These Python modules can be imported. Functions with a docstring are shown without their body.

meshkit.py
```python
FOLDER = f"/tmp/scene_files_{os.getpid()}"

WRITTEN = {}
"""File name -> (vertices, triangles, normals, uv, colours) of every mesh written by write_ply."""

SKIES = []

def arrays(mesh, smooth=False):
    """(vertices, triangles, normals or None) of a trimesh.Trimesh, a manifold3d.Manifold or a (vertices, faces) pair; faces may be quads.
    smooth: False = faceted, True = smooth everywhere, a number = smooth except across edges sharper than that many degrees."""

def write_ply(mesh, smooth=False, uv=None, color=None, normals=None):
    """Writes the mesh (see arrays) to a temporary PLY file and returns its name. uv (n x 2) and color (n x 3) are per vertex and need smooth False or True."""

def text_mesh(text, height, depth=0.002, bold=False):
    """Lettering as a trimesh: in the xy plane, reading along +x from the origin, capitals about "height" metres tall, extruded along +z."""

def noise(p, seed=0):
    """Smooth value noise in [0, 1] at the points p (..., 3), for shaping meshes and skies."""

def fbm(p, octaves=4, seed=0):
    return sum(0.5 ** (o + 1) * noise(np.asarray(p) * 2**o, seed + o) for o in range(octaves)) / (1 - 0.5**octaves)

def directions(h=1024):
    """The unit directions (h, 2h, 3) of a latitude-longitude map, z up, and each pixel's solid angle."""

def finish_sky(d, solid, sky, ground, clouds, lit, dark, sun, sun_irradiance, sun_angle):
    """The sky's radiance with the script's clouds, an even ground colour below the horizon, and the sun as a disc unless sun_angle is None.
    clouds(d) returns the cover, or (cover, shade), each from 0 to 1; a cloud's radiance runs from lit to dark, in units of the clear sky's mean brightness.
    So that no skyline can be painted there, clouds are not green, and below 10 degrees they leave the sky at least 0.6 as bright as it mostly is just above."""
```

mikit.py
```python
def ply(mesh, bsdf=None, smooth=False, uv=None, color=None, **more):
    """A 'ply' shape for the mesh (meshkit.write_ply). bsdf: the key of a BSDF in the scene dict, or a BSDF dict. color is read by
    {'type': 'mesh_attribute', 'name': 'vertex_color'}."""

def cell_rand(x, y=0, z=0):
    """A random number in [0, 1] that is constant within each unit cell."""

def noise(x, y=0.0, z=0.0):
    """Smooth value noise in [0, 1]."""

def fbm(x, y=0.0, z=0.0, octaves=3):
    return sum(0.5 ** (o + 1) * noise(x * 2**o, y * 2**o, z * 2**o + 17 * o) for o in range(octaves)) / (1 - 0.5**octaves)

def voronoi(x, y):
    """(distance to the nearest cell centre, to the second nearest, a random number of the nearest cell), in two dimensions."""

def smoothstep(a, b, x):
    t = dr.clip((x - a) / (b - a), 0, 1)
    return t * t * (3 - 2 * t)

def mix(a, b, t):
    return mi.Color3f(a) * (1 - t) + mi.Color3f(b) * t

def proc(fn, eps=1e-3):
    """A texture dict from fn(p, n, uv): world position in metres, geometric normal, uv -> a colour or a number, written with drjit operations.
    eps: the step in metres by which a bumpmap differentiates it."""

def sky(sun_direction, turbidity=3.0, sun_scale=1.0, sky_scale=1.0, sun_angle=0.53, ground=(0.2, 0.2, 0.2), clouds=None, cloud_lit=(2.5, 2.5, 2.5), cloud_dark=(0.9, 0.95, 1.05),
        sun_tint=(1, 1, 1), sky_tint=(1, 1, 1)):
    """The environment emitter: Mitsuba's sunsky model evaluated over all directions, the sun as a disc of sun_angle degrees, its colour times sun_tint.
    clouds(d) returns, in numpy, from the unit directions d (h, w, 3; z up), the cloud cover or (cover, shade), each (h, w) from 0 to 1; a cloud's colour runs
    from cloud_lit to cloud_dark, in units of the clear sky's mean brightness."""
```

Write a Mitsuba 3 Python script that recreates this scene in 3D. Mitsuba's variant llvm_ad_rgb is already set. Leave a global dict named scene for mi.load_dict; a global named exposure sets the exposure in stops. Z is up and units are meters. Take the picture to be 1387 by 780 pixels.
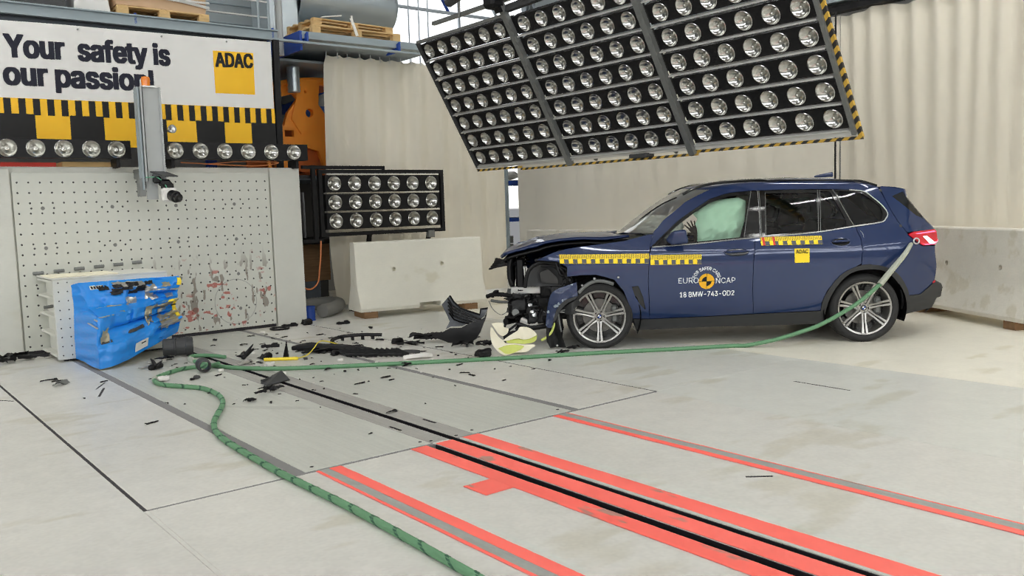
import math, random
import numpy as np, trimesh, manifold3d, shapely, drjit as dr, mitsuba as mi
import mikit, meshkit
from shapely.geometry import Polygon, Point, box as sbox
from scipy.interpolate import PchipInterpolator
T = mi.ScalarTransform4f
scene, labels = {}, {}

# ------------------------------------------------------------------ camera, sky, lights, exposure
def cam_axes(yaw, pitch, roll):
    yaw, pitch, roll = map(math.radians, (yaw, pitch, roll))
    f = np.array([math.sin(yaw)*math.cos(pitch), math.cos(yaw)*math.cos(pitch), -math.sin(pitch)])
    r = np.array([math.cos(yaw), -math.sin(yaw), 0.0]); d = np.cross(f, r)
    return f, -(-math.sin(roll)*r + math.cos(roll)*d)
FWD, UP = cam_axes(38.62, 5.297, 1.843)
EYE = np.array([0, 0, 1.6074])
scene['camera'] = {'type': 'perspective', 'fov': 2*math.degrees(math.atan(693.5/1165.62)), 'fov_axis': 'x', 'near_clip': 0.05, 'far_clip': 200.0,
                   'to_world': T().look_at(origin=EYE.tolist(), target=(EYE+FWD).tolist(), up=UP.tolist())}
scene['sky'] = {**mikit.sky((0.5, 0.6, 0.62), turbidity=4, sun_scale=0.0, sky_scale=14.0, clouds=lambda d: (np.full(d.shape[:2], 0.85), np.full(d.shape[:2], 0.2))), 'sampling_weight': 3.0}
TUBE = 47.0          # radiance of the ceiling lamps
exposure = -0.75
CEIL = 8.0
LAMP_SPOTS = [(x, y, 0) for x in (-5.5, 3.0) for y in (-8.5, -3.2, 2.1)]+[(x, -6.0, 1) for x in (-1.2, 7.2, 12.5)]+[(8.6, 0.5, 1), (-3.5, 9.0, 0), (1.2, 9.0, 0), (10.4, 4.0, 0), (10.4, 9.6, 0), (5.6, 15.5, 0), (15.5, 9.0, 0)]

# ------------------------------------------------------------------ helpers
def srgb(r, g, b):
    c = np.array([r, g, b])/255.0
    return [float(v) for v in np.where(c <= 0.04045, c/12.92, ((c+0.055)/1.055)**2.4)]

def mat(key, rgb, rough=0.5, metal=0.0, spec=0.5, coat=0.0, two=True, lin=False, **more):
    base = rgb if isinstance(rgb, dict) else {'type': 'rgb', 'value': rgb if lin else srgb(*rgb)}
    b = {'type': 'principled', 'base_color': base, 'roughness': rough, 'metallic': metal, 'specular': spec, **more}
    if coat: b.update(clearcoat=coat, clearcoat_gloss=0.95)
    scene['m_'+key] = {'type': 'twosided', 'bsdf': b} if two else b
    return key
def ply(mesh, m, smooth=False, **more): return mikit.ply(mesh, 'm_'+m if isinstance(m, str) else m, smooth, **more)

def numbered(key):
    if key not in USED: USED.add(key); return key
    n = 1
    while f'{key}_{n:03d}' in USED: n += 1
    key = f'{key}_{n:03d}'; USED.add(key); return key
USED = set(scene)

def thing(name, label, cat, group=None, kind=None):
    key = numbered(name); labels[key] = {'label': label, 'category': cat}
    if group: labels[key]['group'] = group
    if kind: labels[key]['kind'] = kind
    return key

def part(parent, name, mesh, m, smooth=False, label=None, kind=None, **more):
    key = numbered(parent + '__' + name)
    scene[key] = ply(mesh, m, smooth, **more)
    if label or kind:
        labels[key] = {}
        if label: labels[key]['label'] = label
        if kind: labels[key]['kind'] = kind
    return key

def single(name, label, cat, mesh, m, smooth=False, group=None, kind=None):
    key = thing(name, label, cat, group, kind)
    scene[key] = ply(mesh, m, smooth)
    return key

def struct(name, mesh, m, label=None, smooth=False):
    key = numbered(name); scene[key] = ply(mesh, m, smooth); labels[key] = {'kind': 'structure'}
    if label: labels[key]['label'] = label
    return key

cat = trimesh.util.concatenate
def glyphs(mesh):
    """splits flat lettering into its letters: pieces that overlap along x belong together"""
    out = []
    for m in sorted(mesh.split(only_watertight=False), key=lambda m: m.bounds[0, 0]):
        x0, x1 = m.bounds[:, 0]
        if out and min(x1, out[-1].bounds[1, 0])-x0 > 0.5*min(x1-x0, out[-1].bounds[1, 0]-out[-1].bounds[0, 0]): out[-1] = cat([out[-1], m])
        else: out.append(m)
    return out
def M4(m=np.eye(3), t=(0, 0, 0)):
    a = np.eye(4); a[:3, :3] = m; a[:3, 3] = t; return a
def rotz(a): a = math.radians(a); return np.array([[math.cos(a), -math.sin(a), 0], [math.sin(a), math.cos(a), 0], [0, 0, 1.0]])
def rotx(a): a = math.radians(a); return np.array([[1.0, 0, 0], [0, math.cos(a), -math.sin(a)], [0, math.sin(a), math.cos(a)]])
def roty(a): a = math.radians(a); return np.array([[math.cos(a), 0, math.sin(a)], [0, 1.0, 0], [-math.sin(a), 0, math.cos(a)]])
def move(mesh, t=(0, 0, 0), r=np.eye(3)):
    mesh = mesh.copy(); mesh.apply_transform(M4(r, t)); return mesh

def cbox(sx, sy, sz, ch=0.0, t=(0, 0, 0), r=None):
    """box of the given full sizes with chamfered edges"""
    a, b, c = sx/2, sy/2, sz/2
    ch = min(ch, 0.45*min(a, b, c)*2)
    if ch <= 0: m = trimesh.creation.box((sx, sy, sz))
    else:
        p = [(i*x, j*y, k*z) for i in (-1, 1) for j in (-1, 1) for k in (-1, 1) for x, y, z in ((a-ch, b-ch, c), (a-ch, b, c-ch), (a, b-ch, c-ch))]
        m = trimesh.convex.convex_hull(np.array(p))
    return move(m, t, np.eye(3) if r is None else r)
def span(x0, x1, y0, y1, z0, z1, ch=0.0):
    return cbox(x1-x0, y1-y0, z1-z0, ch, ((x0+x1)/2, (y0+y1)/2, (z0+z1)/2))

def frames(p):
    p = np.asarray(p, float); t = np.gradient(p, axis=0); t /= np.linalg.norm(t, axis=1, keepdims=True)+1e-12
    n = np.zeros_like(p); ref = np.array([0, 0, 1.0]) if abs(t[0, 2]) < 0.9 else np.array([1.0, 0, 0])
    n[0] = np.cross(t[0], ref)
    for i in range(len(p)):
        v = n[i-1] if i else n[0]
        v = v - t[i]*(v@t[i]); n[i] = v/(np.linalg.norm(v)+1e-12)
    return t, n, np.cross(t, n)
def tube(p, r, sides=8):
    p = np.asarray(p, float); t, n, b = frames(p); r = np.broadcast_to(r, (len(p),))
    a = np.arange(sides)*2*np.pi/sides
    v = p[:, None]+r[:, None, None]*(np.cos(a)[None, :, None]*n[:, None]+np.sin(a)[None, :, None]*b[:, None])
    L = len(p); i, j = np.meshgrid(np.arange(L-1), np.arange(sides), indexing='ij')
    q = np.stack([i*sides+j, i*sides+(j+1) % sides, (i+1)*sides+(j+1) % sides, (i+1)*sides+j], -1).reshape(-1, 4)
    f = np.vstack([q[:, [0, 1, 2]], q[:, [0, 2, 3]]])
    v = np.vstack([v.reshape(-1, 3), p[:1], p[-1:]]); k = np.arange(sides)
    f = np.vstack([f, np.stack([(k+1) % sides, k, k*0+L*sides], 1), np.stack([k+(L-1)*sides, (k+1) % sides+(L-1)*sides, k*0+L*sides+1], 1)])
    m = trimesh.Trimesh(v, f, process=False); m.fix_normals() if False else None
    if m.volume < 0: m.invert()
    return m
def bar(a, b, w, h=None, ch=0.0):
    """rectangular bar from a to b"""
    a, b = np.asarray(a, float), np.asarray(b, float); d = b-a; L = np.linalg.norm(d); z = d/L
    x = np.cross([0, 0, 1.0] if abs(z[2]) < 0.9 else [0, 1.0, 0], z); x /= np.linalg.norm(x); y = np.cross(z, x)
    return cbox(w, h or w, L, ch, (a+b)/2, np.stack([x, y, z], 1))
def rod(a, b, r, sides=10): return tube([a, b], r, sides)
def smoothline(p, n=8):
    """Catmull-Rom curve through the points"""
    p = np.asarray(p, float); q = np.vstack([2*p[0]-p[1], p, 2*p[-1]-p[-2]]); out = []
    for i in range(1, len(q)-2):
        for t in np.arange(n)/n:
            a, b, c, d = q[i-1:i+3]
            out.append(0.5*(2*b+(c-a)*t+(2*a-5*b+4*c-d)*t*t+(3*b-a-3*c+d)*t**3))
    return np.array(out+[p[-1]])
def lathe(prof, n=24, axis='z'):
    """profile of (r, z); closed around"""
    prof = np.asarray(prof, float); a = np.arange(n)*2*np.pi/n; L = len(prof)
    v = np.stack([prof[:, 0, None]*np.cos(a), prof[:, 0, None]*np.sin(a), np.repeat(prof[:, 1, None], n, 1)], -1).reshape(-1, 3)
    i, j = np.meshgrid(np.arange(L-1), np.arange(n), indexing='ij')
    q = np.stack([i*n+j, i*n+(j+1) % n, (i+1)*n+(j+1) % n, (i+1)*n+j], -1).reshape(-1, 4)
    m = trimesh.Trimesh(v, np.vstack([q[:, [0, 1, 2]], q[:, [0, 2, 3]]]), process=False)
    m.update_faces(m.area_faces > 1e-12)
    return m
def grid(P, flip=False, thick=0.0):
    """a sheet from an (n, m, 3) array of points; thick adds a back side"""
    P = np.asarray(P, float); n, m = P.shape[:2]; i, j = np.meshgrid(np.arange(n-1), np.arange(m-1), indexing='ij'); k = i*m+j
    q = np.stack([k, k+1, k+m+1, k+m], -1).reshape(-1, 4); f = np.vstack([q[:, [0, 1, 2]], q[:, [0, 2, 3]]])
    if flip: f = f[:, ::-1]
    s = trimesh.Trimesh(P.reshape(-1, 3), f, process=False)
    if thick:
        N = s.vertex_normals; v2 = s.vertices-N*thick; o = n*m
        rim = np.concatenate([np.arange(m-1), np.arange(n-1)*m+m-1, n*m-1-np.arange(m-1), (np.arange(n-1, 0, -1))*m])
        r2 = np.roll(rim, -1); side = np.vstack([np.stack([rim, rim+o, r2], 1), np.stack([r2, rim+o, r2+o], 1)])
        if flip: side = side[:, ::-1]
        s = trimesh.Trimesh(np.vstack([s.vertices, v2]), np.vstack([f, f[:, ::-1]+o, side]), process=False)
    return s
def extrude(poly, h, t=(0, 0, 0), r=None):
    ps = getattr(poly, 'geoms', [poly])
    m = cat([trimesh.creation.extrude_polygon(p, h, engine='earcut') for p in ps])
    return move(m, t, np.eye(3) if r is None else r)
XZ = np.array([[1.0, 0, 0], [0, 0, -1.0], [0, 1.0, 0]])     # polygon (x, z) extruded towards -y
def hull(pts, rs):
    return trimesh.convex.convex_hull(np.vstack([trimesh.creation.icosphere(1, r).vertices+np.asarray(p, float) for p, r in zip(pts, rs)]))
def crumple(mesh, amp, freq, seed=0):
    mesh = mesh.copy(); v = np.array(mesh.vertices)
    d = np.stack([meshkit.fbm(v*freq+17.3*k, 3, seed+k) for k in range(3)], -1)-0.5
    mesh.vertices = v+d*2*amp; return mesh
def shard(rng, L, W, th=0.004, bend=0.5, n=7):
    """a torn, bent strip of plastic lying around the origin"""
    s = np.linspace(-0.5, 0.5, n); wv = W*(0.35+0.65*rng.random(n))
    k = bend*(rng.random()-0.3); tw = (rng.random()-0.5)*1.6
    P = np.zeros((n, 3, 3))
    for i, x in enumerate(s):
        a = tw*x; c = np.array([x*L, k*L*(0.25-x*x)*0.6, abs(k)*L*(0.25-x*x)*0.8+0.1*W*rng.random()])
        for j, y in enumerate((-0.5, 0.0, 0.5)):
            P[i, j] = c+wv[i]*y*np.array([0.25*(rng.random()-0.5), math.cos(a), math.sin(a)])+np.array([0, 0, 0.12*W if j == 1 else 0])
    return grid(P, thick=max(th, 0.003))

# ------------------------------------------------------------------ materials
def nz(p, f, o=3): return mikit.fbm(p.x*f+31, p.y*f+17, p.z*f+5, o)
def concrete_tex(rgb, amp=0.06, dirt=(0.82, 0.79, 0.70), df=0.7, dthr=0.62):
    c = mi.Color3f(*srgb(*rgb))
    def fn(p, n, uv):
        a = 1+amp*2*(nz(p, 0.8)-0.5)+amp*1.4*(nz(p, 9.0)-0.5)+amp*(mikit.noise(p.x*60, p.y*60, p.z*60)-0.5)
        stain = mikit.smoothstep(dthr, dthr+0.16, mikit.fbm(p.x*df*2.1, p.y*df*5+3, p.z*df*3, 4))*0.6
        col = c*a
        return mikit.mix(col, col*mi.Color3f(*dirt), stain)
    return mikit.proc(fn)
def scratched(rgb, amp=0.05):
    c = mi.Color3f(*srgb(*rgb))
    def fn(p, n, uv):
        a = 1+amp*2*(nz(p, 1.3)-0.5)+amp*2*(mikit.fbm(p.x*55, p.y*2.2, 0, 3)-0.5)+amp*(mikit.noise(p.x*70, p.y*70)-0.5)
        streak = mikit.smoothstep(0.66, 0.74, mikit.fbm(p.x*3.0+p.y*2.4, p.y*0.35-p.x*0.5, 3, 4))*0.10
        return c*a*(1-streak)
    return mikit.proc(fn)
mat('concrete_light', concrete_tex((207, 205, 198)), 0.36, spec=0.4)
mat('concrete_grey', concrete_tex((206, 206, 199), 0.045), 0.34, spec=0.45)
mat('concrete_cream', concrete_tex((226, 222, 208), 0.04), 0.36, spec=0.4)
mat('steel_floor', scratched((190, 191, 183)), 0.36, spec=0.5)
mat('cover_steel', scratched((158, 156, 151), 0.09), 0.42, spec=0.5)
mat('joint', (128, 127, 126), 0.6)
mat('joint_dark', (58, 57, 58), 0.8)
mat('slot_black', (28, 25, 30), 0.5)
def red_tex(p, n, uv):
    w = mikit.smoothstep(0.70, 0.80, mikit.fbm(p.x*9, p.y*3.2, 2, 4))*0.75
    return mikit.mix(mi.Color3f(*srgb(255, 112, 100))*(0.95+0.1*nz(p, 3)), mi.Color3f(*srgb(150, 140, 128)), w)
mat('red_paint', mikit.proc(red_tex), 0.4, spec=0.4)
mat('wall_paint', (150, 150, 147), 0.7)
mat('wall_cladding', (150, 158, 160), 0.5)
mat('ceiling_paint', (176, 178, 180), 0.8)
mat('crash_paint', concrete_tex((206, 206, 198), 0.03), 0.6)
def plate_tex(p, n, uv):
    base = mi.Color3f(*srgb(205, 206, 197))*(1+0.05*(nz(p, 1.5)-0.5)+0.05*(nz(p, 12)-0.5))
    # dots of the load cell screws on a 125 mm raster, and a coarser set of bolts
    gx, gz = (p.x-1.90)/0.125, (p.z-0.10)/0.1253
    fx, fz = gx-dr.round(gx), gz-dr.round(gz)
    r = dr.sqrt(fx*fx+fz*fz)*0.125
    on = dr.select((p.y < 11.9) & (p.z > 0.06) & (p.z < 2.19), 1.0, 0.0)
    base = mikit.mix(base, mi.Color3f(0.03), on*(1-mikit.smoothstep(0.0095, 0.0135, r)))
    bx, bz = (p.x-2.16)/0.80, (p.z-0.32)/0.49
    ex, ez = (bx-dr.round(bx))*0.80, (bz-dr.round(bz))*0.49
    rb = dr.sqrt(ex*ex+ez*ez)
    base = mikit.mix(base, mi.Color3f(0.10), on*(1-mikit.smoothstep(0.020, 0.026, rb))*0.8)
    for s in (-0.125, 0.125):
        rs = dr.sqrt(dr.square(ex-s)+ez*ez); base = mikit.mix(base, mi.Color3f(0.05), on*(1-mikit.smoothstep(0.010, 0.014, rs)))
    # paint smears left by earlier tests
    low = 1-mikit.smoothstep(0.75, 1.25, p.z); right = mikit.smoothstep(3.2, 3.5, p.x)
    red = mikit.smoothstep(0.63, 0.67, mikit.fbm(p.x*13+3, p.z*16.1, 1, 3))*low*right*mikit.smoothstep(0.48, 0.60, mikit.fbm(p.x*2.6+1, p.z*2.6, 4, 2))
    base = mikit.mix(base, mi.Color3f(*srgb(176, 74, 62)), red*on*0.8)
    dark = mikit.smoothstep(0.67, 0.72, mikit.fbm(p.x*16+11, p.z*5.3, 8, 3))*low*right
    base = mikit.mix(base, mi.Color3f(*srgb(110, 96, 84)), dark*on*0.7)
    # a circle drawn by hand
    rc = dr.sqrt(dr.square(p.x-4.50)+dr.square((p.z-0.42)*0.95))
    return mikit.mix(base, mi.Color3f(0.10), (1-mikit.smoothstep(0.003, 0.007, dr.abs(rc-0.30)))*0.4*on)
mat('plate_paint', mikit.proc(plate_tex), 0.5)
mat('grey_steel', (172, 175, 174), 0.45)
mat('mid_steel', (120, 122, 120), 0.4, 0.4)
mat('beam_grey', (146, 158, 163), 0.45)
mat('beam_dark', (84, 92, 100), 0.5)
mat('blue_rack', (28, 66, 150), 0.45)
mat('silver', (206, 208, 208), 0.28, 0.9)
mat('bright_alu', (214, 214, 210), 0.35, 0.5)
mat('polished_alu', (222, 222, 222), 0.14, 1.0)
mat('galvanised', (176, 184, 188), 0.32, 0.75)
mat('black_metal', (15, 15, 17), 0.5, spec=0.3)
mat('black_plastic', (16, 16, 18), 0.42, spec=0.35); mat('tape_dark', (84, 84, 88), 0.5)
mat('black_gloss', (14, 15, 17), 0.16, coat=0.5)
mat('dark_grey', (58, 59, 60), 0.5)
mat('shell_grey', (104, 107, 112), 0.3)
mat('pale_pole', (196, 206, 214), 0.5)
mat('rubber', (40, 40, 41), 0.65)
mat('lamp_glass', (206, 205, 200), 0.11, 1.0)
mat('bulb', (238, 238, 232), 0.12, 0.6)
mat('curtain', (221, 215, 200), 0.85, spec=0.15); mat('curtain_pale', (238, 233, 220), 0.85, spec=0.15)
def hazard_tex(p, n, uv):
    s = (p.y*1.0+p.z*1.35)*7.4
    return mikit.mix(mi.Color3f(*srgb(196, 158, 62)), mi.Color3f(*srgb(40, 38, 36)), mikit.smoothstep(0.48, 0.52, s-dr.floor(s)))
mat('hazard_tape', mikit.proc(hazard_tex), 0.5)
mat('white_vinyl', (226, 225, 222), 0.55, spec=0.3)
mat('yellow_vinyl', (246, 192, 44), 0.5, spec=0.3)
mat('navy_print', (30, 32, 46), 0.6, spec=0.3)
mat('black_print', (26, 26, 26), 0.55, spec=0.3)
mat('yellow_print', (255, 220, 50), 0.45, spec=0.3)
mat('ncap_yellow', (240, 180, 44), 0.45, spec=0.3)
mat('white_print', (236, 238, 240), 0.5, spec=0.3)
mat('red_print', (214, 70, 60), 0.5, spec=0.3)
mat('amber', (232, 128, 30), 0.2, coat=0.6)
mat('wood', mikit.proc(lambda p, n, uv: mi.Color3f(*srgb(206, 174, 122))*(0.82+0.4*mikit.fbm(p.x*3, p.y*24, p.z*34, 3))), 0.7)
mat('wood_dark', mikit.proc(lambda p, n, uv: mi.Color3f(*srgb(126, 96, 66))*(0.75+0.5*mikit.fbm(p.x*6, p.y*30, p.z*40, 3))), 0.75)
mat('barrier_white', concrete_tex((222, 219, 206), 0.04, df=1.2, dthr=0.66), 0.6)
mat('barrier_grey', concrete_tex((222, 218, 206), 0.06, df=1.5, dthr=0.56), 0.65)
mat('carton', (196, 164, 130), 0.6)
mat('film_wrap', (206, 206, 202), 0.15, coat=0.8)
mat('orange_paint', (255, 158, 52), 0.35, coat=0.5)
mat('orange_dark', (186, 96, 36), 0.5)
mat('blue_foil', (36, 136, 222), 0.32, spec=0.5, coat=0.25)
mat('honeycomb', (178, 172, 150), 0.4, 0.6)
mat('torn_foil', (206, 204, 198), 0.28, 0.8)
mat('hose_green', (98, 142, 106), 0.6)
mat('hose_mark', (52, 92, 70), 0.6)
mat('rope_grey', (168, 172, 158), 0.7)
mat('grey_hose', (122, 122, 118), 0.6)
mat('orange_cable', (196, 116, 68), 0.5)
mat('green_cable', (90, 170, 130), 0.5)
mat('yellow_plastic', (240, 214, 60), 0.4)
mat('foam_white', (236, 230, 206), 0.6)
mat('foam_lime', (206, 214, 116), 0.55)
mat('white_plastic', (224, 222, 216), 0.4)

# ------------------------------------------------------------------ the hall
FL = 'floor'; USED.add(FL)
scene[FL] = ply(span(-14.2, 20.5, -12.2, 20.2, -0.3, -0.1), 'slot_black'); labels[FL] = {'kind': 'structure', 'label': 'pale grey concrete test hall floor with joints and red lane markings'}
def slab(x0, x1, y0, y1, m, name='concrete_slab', z0=-0.1, z1=0.0, label=None, ch=0.003):
    return part(FL, name, span(x0, x1, y0, y1, z0, z1, ch), m, label=label)
slab(-14, 1.272, -12, 12.6, 'concrete_light'); slab(-14, 5.49, 12.6, 20, 'concrete_grey')
slab(1.294, 2.17, 4.945, 11.92, 'concrete_light')
slab(2.25, 3.19, 4.955, 11.92, 'steel_floor', 'steel_plate', label='grey steel floor plate beside the guide slot')
slab(3.56, 4.52, 4.955, 11.92, 'steel_floor', 'steel_plate', label='grey steel floor plate beside the guide slot')
slab(3.192, 3.345, 4.955, 11.92, 'cover_steel', 'rail_cover'); slab(3.40, 3.558, 4.955, 11.92, 'cover_steel', 'rail_cover')
slab(4.602, 5.49, 4.955, 16.0, 'concrete_light'); slab(5.512, 7.61, 4.935, 20.0, 'concrete_grey'); slab(7.614, 20.3, -12, 20, 'concrete_cream')
slab(1.294, 3.13, -12, 4.915, 'concrete_light'); slab(3.20, 3.345, -12, 4.95, 'concrete_light'); slab(3.40, 5.49, -12, 4.915, 'concrete_light'); slab(5.49, 7.61, -12, 4.932, 'concrete_grey')
slab(3.13, 3.20, 4.915, 4.955, 'joint', 'joint_strip', z1=-0.002)
for x0, x1, y0, y1, m in ((2.17, 2.25, 4.955, 11.92, 'joint'), (4.52, 4.602, 4.955, 11.92, 'joint'), (1.294, 3.345, 4.915, 4.955, 'joint'), (3.40, 5.49, 4.915, 4.955, 'joint'),
                          (1.272, 1.294, -12, 12, 'joint_dark'), (5.49, 5.512, 4.935, 16, 'joint_dark')):
    if y0 < 0: y0 = 4.92
    slab(x0, x1, y0, y1, m, 'joint_strip', z1=-0.003, ch=0)
slab(1.272, 1.294, -12, 4.92, 'concrete_light', 'joint_strip', z1=-0.0005, ch=0)
def paint(x0, x1, y0, y1, m='red_paint', z=0.0025, name='lane_marking', rough=0.004, seed=0):
    n = max(2, int((y1-y0)/0.05)); y = np.linspace(y0, y1, n)
    e = lambda s: (meshkit.fbm(np.stack([y*6, y*0+s, y*0], -1), 3, seed)-0.5)*2*rough
    P = np.stack([np.stack([x0+e(1.5), y, y*0+z], -1), np.stack([x1+e(8.5), y, y*0+z], -1)], 1)
    return part(FL, name, grid(P, flip=True, thick=0.002), m)
for x0, x1 in ((2.302, 2.326), (2.392, 2.476), (3.0, 3.128), (3.203, 3.343), (3.428, 3.572), (4.285, 4.345), (4.425, 4.437)): paint(x0, x1, -6, 4.912)
for x0, x1 in ((2.326, 2.392), (4.345, 4.425)): paint(x0, x1, -6, 4.912, 'cover_steel', 0.002)
paint(3.402, 3.428, -6, 4.912, 'steel_floor', 0.002)
paint(2.80, 3.0, 3.80, 4.02)
for x0, y0, y1 in ((3.212, 5.40, 5.565), (3.518, 5.40, 5.575)):
    part(FL, 'inspection_slot', span(x0, x0+0.022, y0, y1, -0.004, 0.0012), 'slot_black')
for x, y in ((3.43, 4.99), (3.22, 5.0), (2.33, 5.03), (4.46, 5.05), (3.15, 5.03), (3.60, 5.03)):
    part(FL, 'plate_screw', move(trimesh.creation.cylinder(0.012, 0.004, sections=10), (x, y, 0.0008)), 'joint_dark')
for x0, x1, y1 in ((3.13, 3.137, 4.9), (3.193, 3.20, 4.9), (3.345, 3.352, 11.9), (3.392, 3.40, 11.9)): part(FL, 'slot_rail', span(x0, x1, -12, y1, -0.099, -0.001), 'slot_black')

struct('wall_left', span(-14.4, -14, -12.2, 20.2, 0, CEIL), 'wall_paint'); struct('wall_right', span(20.3, 20.6, -12.2, 20.2, 0, CEIL), 'wall_paint')
struct('wall_front', span(-14.4, 20.6, -12.4, -12, 0, CEIL), 'wall_paint')
struct('ceiling', span(-14.4, 20.6, -12.4, 20.6, CEIL, CEIL+0.2), 'ceiling_paint')
WX = ((8.2, 11.8), (12.0, 17.0), (17.2, 20.0))
bw = trimesh.boolean.difference([span(-14.4, 20.6, 20, 20.4, 0, CEIL)]+[span(a, b, 19.9, 20.6, z0, z1) for a, b in WX for z0, z1 in ((0.4, 3.6), (4.2, 7.8))], engine='manifold')
struct('wall_back', bw, 'wall_cladding')
for i, (a, b) in enumerate(WX):
    for z0, z1 in ((0.4, 3.6), (4.2, 7.8)):
        w = numbered('window'); labels[w] = {'kind': 'structure', 'label': 'tall hall window full of white daylight'}
        part(w, 'window_frame', cat([span(a, a+0.06, 20.1, 20.2, z0, z1), span(b-0.06, b, 20.1, 20.2, z0, z1), span(a, b, 20.1, 20.2, z0, z0+0.06), span(a, b, 20.1, 20.2, z1-0.06, z1)]), 'beam_grey')
        for k in range(2):
            c0, c1 = a+0.06+k*(b-a-0.12)/2, a+0.06+(k+1)*(b-a-0.12)/2
            part(w, 'pane', span(c0, c1-0.03*(k == 0), 20.14, 20.148, z0+0.06, z1-0.06), {'type': 'thindielectric'})
        part(w, 'mullion', span((a+b)/2-0.02, (a+b)/2+0.02, 20.11, 20.19, z0, z1), 'pale_pole')
FROST = 7.0
for i, (x0, x1, y0, y1, z0, z1) in enumerate([(-13+5.6*k, -13+5.6*k+5.0, -11.99, -11.96, 4.3, 7.5) for k in range(5)]+[(-13.99, -13.96, -10+5.2*k, -10+5.2*k+4.6, 4.3, 7.5) for k in range(4)]):
    w = numbered('window'); labels[w] = {'kind': 'structure', 'label': 'high frosted hall window glowing with daylight'}
    part(w, 'frosted_pane', span(x0, x1, y0, y1, z0, z1), 'white_plastic', emitter={'type': 'area', 'radiance': {'type': 'rgb', 'value': [FROST*v for v in (0.97, 1.0, 1.03)]}})
    c = ((x0+x1)/2, (y0+y1)/2)
    for q in (-0.25, 0, 0.25): part(w, 'mullion', span(c[0]+q*(x1-x0)-0.06, c[0]+q*(x1-x0)+0.06, y0-0.0, y1+0.08, z0, z1) if x1-x0 > 1 else span(x0, x1+0.08, c[1]+q*(y1-y0)-0.06, c[1]+q*(y1-y0)+0.06, z0, z1), 'beam_grey')
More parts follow.
